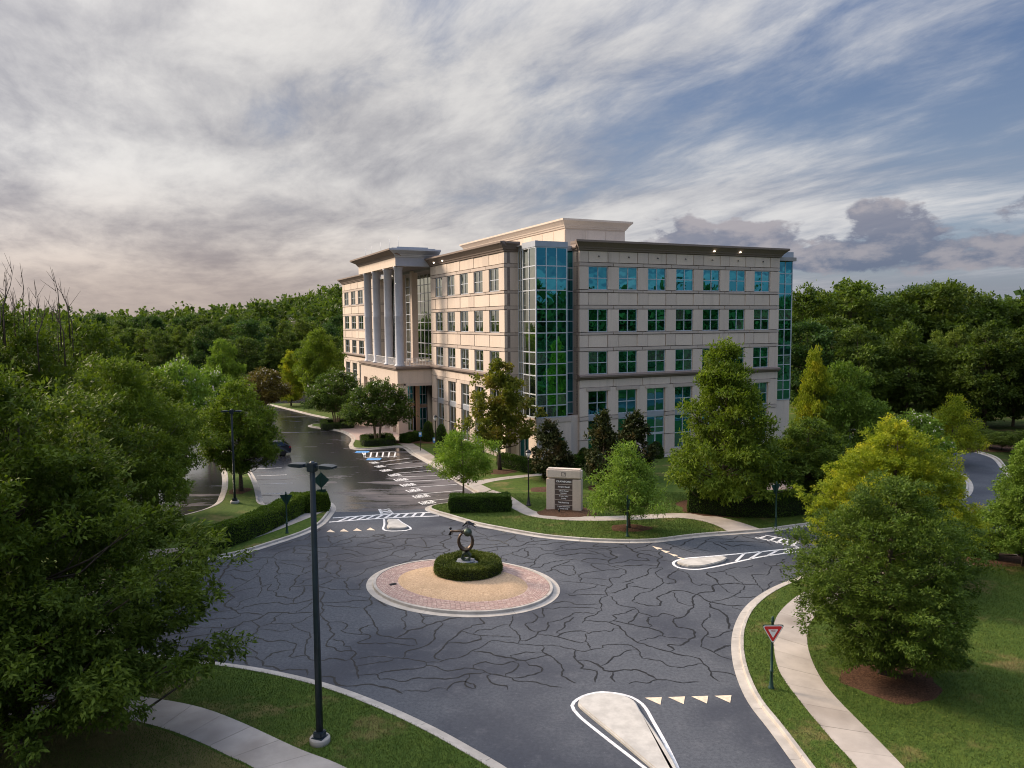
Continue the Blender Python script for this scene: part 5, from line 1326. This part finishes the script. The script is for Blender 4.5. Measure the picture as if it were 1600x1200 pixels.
sp = empty('spotlight', g, 0, label='small black ground spotlight in front of the stone sign', cat='spotlight')
MB().lathe([(.05, 0), (.04, .16)], seg=8).build('stake', M['black_metal'], sp); MB().tube([(0, -.05, .16), (0, .08, .26)], [.06, .09], 10).build('lamp_head', M['black_metal'], sp)

# ------------------------------------------------------------------ bronze sculpture on the island
YS = IH[1]; s0 = (IH[0] + .04, YS, .30)
st = empty('sculpture', s0, 0, label='bronze ring sculpture with a crow, ball and arm on a hexagonal granite base', cat='sculpture')
PXM = F_PX / YS
def SP(px, py): p = AT(px, py, YS); return (p.x - s0[0], p.z - s0[2])
cx = SP(727.5, 880)[0]
zb = SP(727, 882)[1]
MB().lathe([(.86, -.25), (.86, zb - .02), (.80, zb + .02), (.0, zb + .02)], (cx, 0, 0), 6, False, .25).build('plinth', M['iron'], st)
MB().lathe([(.70, zb + .02), (.70, zb + .10), (.66, zb + .13), (.0, zb + .13)], (cx, 0, 0), 6, False, .25).build('base_slab', M['granite'], st)
MB().lathe([(.54, zb + .12), (.54, zb + .24), (.51, zb + .26), (.0, zb + .26)], (cx, 0, 0), 6, False, .45).build('base_slab', M['granite'], st)
# hexagonal nut on edge, with its round hole
nx_, nz_ = SP(728.5, 869.2); R1, R2 = .29, .145; m = MB(); v = []; N6 = 24
for y in (-.20, .20):
    for k in range(N6):
        a_ = 2 * math.pi * k / N6 + .26; rr_ = R1 * math.cos(math.pi / 6) / math.cos((a_ - .26) % (math.pi / 3) - math.pi / 6)
        v.append((nx_ + rr_ * math.cos(a_), y, nz_ + rr_ * math.sin(a_)))
    for k in range(N6): a_ = 2 * math.pi * k / N6 + .26; v.append((nx_ + R2 * math.cos(a_), y * .9, nz_ + R2 * math.sin(a_)))
f = []
for k in range(N6):
    k2 = (k + 1) % N6; o2 = 2 * N6
    f += [(k, k2, N6 + k2, N6 + k), (o2 + k, o2 + N6 + k, o2 + N6 + k2, o2 + k2), (k, o2 + k, o2 + k2, k2), (N6 + k, N6 + k2, o2 + N6 + k2, o2 + N6 + k)]
n_ = fixn(m.add(v, f).build('nut', M['verdigris'], st)); n_.rotation_euler = (0, 0, .0)
# the big ring: thick at the foot, thin at the top
rx0, rz0 = SP(727.6, 846); m = MB(); v = []; f = []; NR, NS = 40, 12
for k in range(NR):
    a_ = 2 * math.pi * k / NR; low = (1 - math.sin(a_)) / 2; th = .055 + .065 * low; wd = .10 + .10 * low
    ox, oz = (13.6 / PXM - th) * math.cos(a_), (16.6 / PXM - th) * math.sin(a_); nrm = Vector((math.cos(a_), 0, math.sin(a_)))
    for j in range(NS): b_ = 2 * math.pi * j / NS; v.append((rx0 + ox + nrm.x * th * math.cos(b_), wd * math.sin(b_), rz0 + oz + nrm.z * th * math.cos(b_)))
for k in range(NR):
    for j in range(NS): f.append((k * NS + j, k * NS + (j + 1) % NS, ((k + 1) % NR) * NS + (j + 1) % NS, ((k + 1) % NR) * NS + j))
fixn(m.add(v, f, True).build('ring', M['bronze'], st))
bx, bz = SP(730.8, 831.5)
MB().lathe([(.23 * math.cos(q), .23 * math.sin(q)) for q in np.linspace(-1.5, 1.5, 12)], (bx, -.02, bz), 18).build('ball', M['verdigris'], st)
ax, az_ = SP(704, 830.3)
arm = MB().tube([(ax, 0, az_), ((ax + bx) / 2, 0, az_ + .015), (bx, 0, az_)], [.055, .07, .09], 10).build('arm', M['bronze'], st)
c0, c1, c2 = SP(704, 824), SP(704.6, 830.3), SP(702.4, 836)
MB().tube([(c0[0] - .02, 0, c0[1]), (c0[0], 0, c0[1] - .07), (c1[0], 0, c1[1]), (c2[0] + .02, 0, c2[1] + .06), (c2[0], 0, c2[1])], [.06, .075, .045, .07, .07], 10).build('arm_end', M['iron'], st)
# the crow
kx, kz = SP(731.5, 818.3); kb = SP(731, 826)
m = MB(); m.tube([(kx - .29, 0, kz - .07), (kx - .20, 0, kz - .02), (kx - .10, 0, kz + .05), (kx + .02, 0, kz + .06), (kx + .13, 0, kz + .02), (kx + .22, 0, kz - .03), (kx + .36, 0, kz - .02)], [.012, .035, .085, .10, .085, .055, .02], 10)
cr = m.build('crow_body', M['iron'], st)
m = MB(); m.tube([(kx - .20, 0, kz - .03), (kx - .27, 0, kz - .10), (kx - .30, 0, kz - .19)], [.05, .045, .006], 8); m.build('crow_head', M['iron'], cr)
for s in (-1, 1):
    m = MB()
    for k in range(5): m.tube([(kx - .06 + .03 * k, s * .07, kz + .05), (kx + .10 + .05 * k, s * (.12 + .02 * k), kz + .03 - .02 * k), (kx + .24 + .05 * k, s * (.13 + .03 * k), kz - .03 - .035 * k)], [.03, .03, .005], 6)
    m.build('wing', M['iron'], cr); MB().tube([(kx + .03 * s, s * .03, kz - .04), (kx + .01 + .05 * s, s * .04, kz - .14), (kb[0] + .03 * s, s * .03, bz + .20)], .013, 6).build('leg', M['iron'], cr)

# ------------------------------------------------------------------ parked car
g = G(428, 713); CH = BYAW + math.pi
car = empty('parked_car', (g.x - .6, g.y + .6, 0), CH - .1, label='dark blue hatchback parked under the grass island tree', cat='car')
M['car_paint'] = plain('dark_car_paint', (.012, .016, .026), .22, .1, 2.0, spec=.6); M['car_glass'] = plain('car_glass', (.008, .009, .01), .05, .1, 2.0, spec=.8)
M['tyre'] = plain('tyre', (.015, .015, .015), .85, .1, 6.0); M['rim'] = plain('alloy_rim', (.45, .46, .48), .3, .05, 4.0, metal=.8); M['tail'] = plain('tail_lens', (.45, .01, .012), .2, .05, 4.0)
prof = [(2.05, .32), (2.12, .50), (2.10, .72), (1.75, .86), (1.05, .98), (.35, 1.42), (-.35, 1.52), (-1.25, 1.48), (-1.80, 1.10), (-2.05, .98), (-2.12, .60), (-2.05, .30)]
sec = [(-.86, .90, .0), (-.90, 1.0, .0), (.90, 1.0, .0), (.86, .90, .0)]
m = MB(); v = []; k = len(prof)
for s, q in ((-1, 0), (-1, 1), (1, 1), (1, 0)):
    for x, z in prof:
        up = max(0, (z - .95) / .6); y = s * (.88 - .20 * up - (0 if q else .10)) if q == 1 else s * (.86 - .22 * up - .0)
        w = .88 - .20 * up
        v.append((x * (1 if q else .985), s * (w if q == 0 else w - .05), z if q == 0 else z + .02))
order = [0, 1, 2, 3]; f = []
for r_ in range(3):
    for i in range(k): i2 = (i + 1) % k; f.append((r_ * k + i, r_ * k + i2, (r_ + 1) * k + i2, (r_ + 1) * k + i))
f.append(list(range(k))); f.append(list(range(3 * k, 4 * k)))
body = fixn(m.add(v, f).build('body', M['car_paint'], car))
for s in (-1, 1):
    w = MB(); pts = [(.95, 1.00), (.36, 1.37), (-.34, 1.46), (-1.18, 1.42), (-1.55, 1.06)]
    vv = [(x, s * (.885 - .20 * max(0, (z - .95) / .6)), z) for x, z in pts]; vv2 = [(x, y - s * .03, z) for x, y, z in vv]; n = len(pts)
    fixn(w.add(vv + vv2, [list(range(n)), list(range(n, 2 * n))] + [(i, (i + 1) % n, (i + 1) % n + n, i + n) for i in range(n)]).build('side_window', M['car_glass'], car))
    MB().box(-2.10, -1.92, min(s * .60, s * .865), max(s * .60, s * .865), .80, .96).build('tail_light', M['tail'], car)
    MB().cbox(1.86, 2.08, min(s * .52, s * .84), max(s * .52, s * .84), .62, .76, .02).build('headlight', M['sign_white'], car)
    for x in (1.32, -1.30):
        wh = link('wheel', None, car, (x, s * .80, .33)); wh.rotation_euler = (math.pi / 2, 0, 0)
        MB().lathe([(.20, -.11), (.31, -.11), (.33, -.08), (.33, .08), (.31, .11), (.20, .11)], seg=20).build('tyre', M['tyre'], wh)
        r_ = MB(); r_.lathe([(.205, -.10), (.205, .10)], seg=18); r_.build('rim', M['rim'], wh)
fixn(MB().add([(-1.27, -.62, 1.475), (-1.27, .62, 1.475), (-1.80, .72, 1.12), (-1.80, -.72, 1.12), (-1.30, -.62, 1.44), (-1.30, .62, 1.44), (-1.76, .72, 1.09), (-1.76, -.72, 1.09)], [(0, 1, 2, 3), (4, 5, 6, 7), (0, 1, 5, 4), (1, 2, 6, 5), (2, 3, 7, 6), (3, 0, 4, 7)]).build('rear_window', M['car_glass'], car)).location = (-.02, 0, .015)
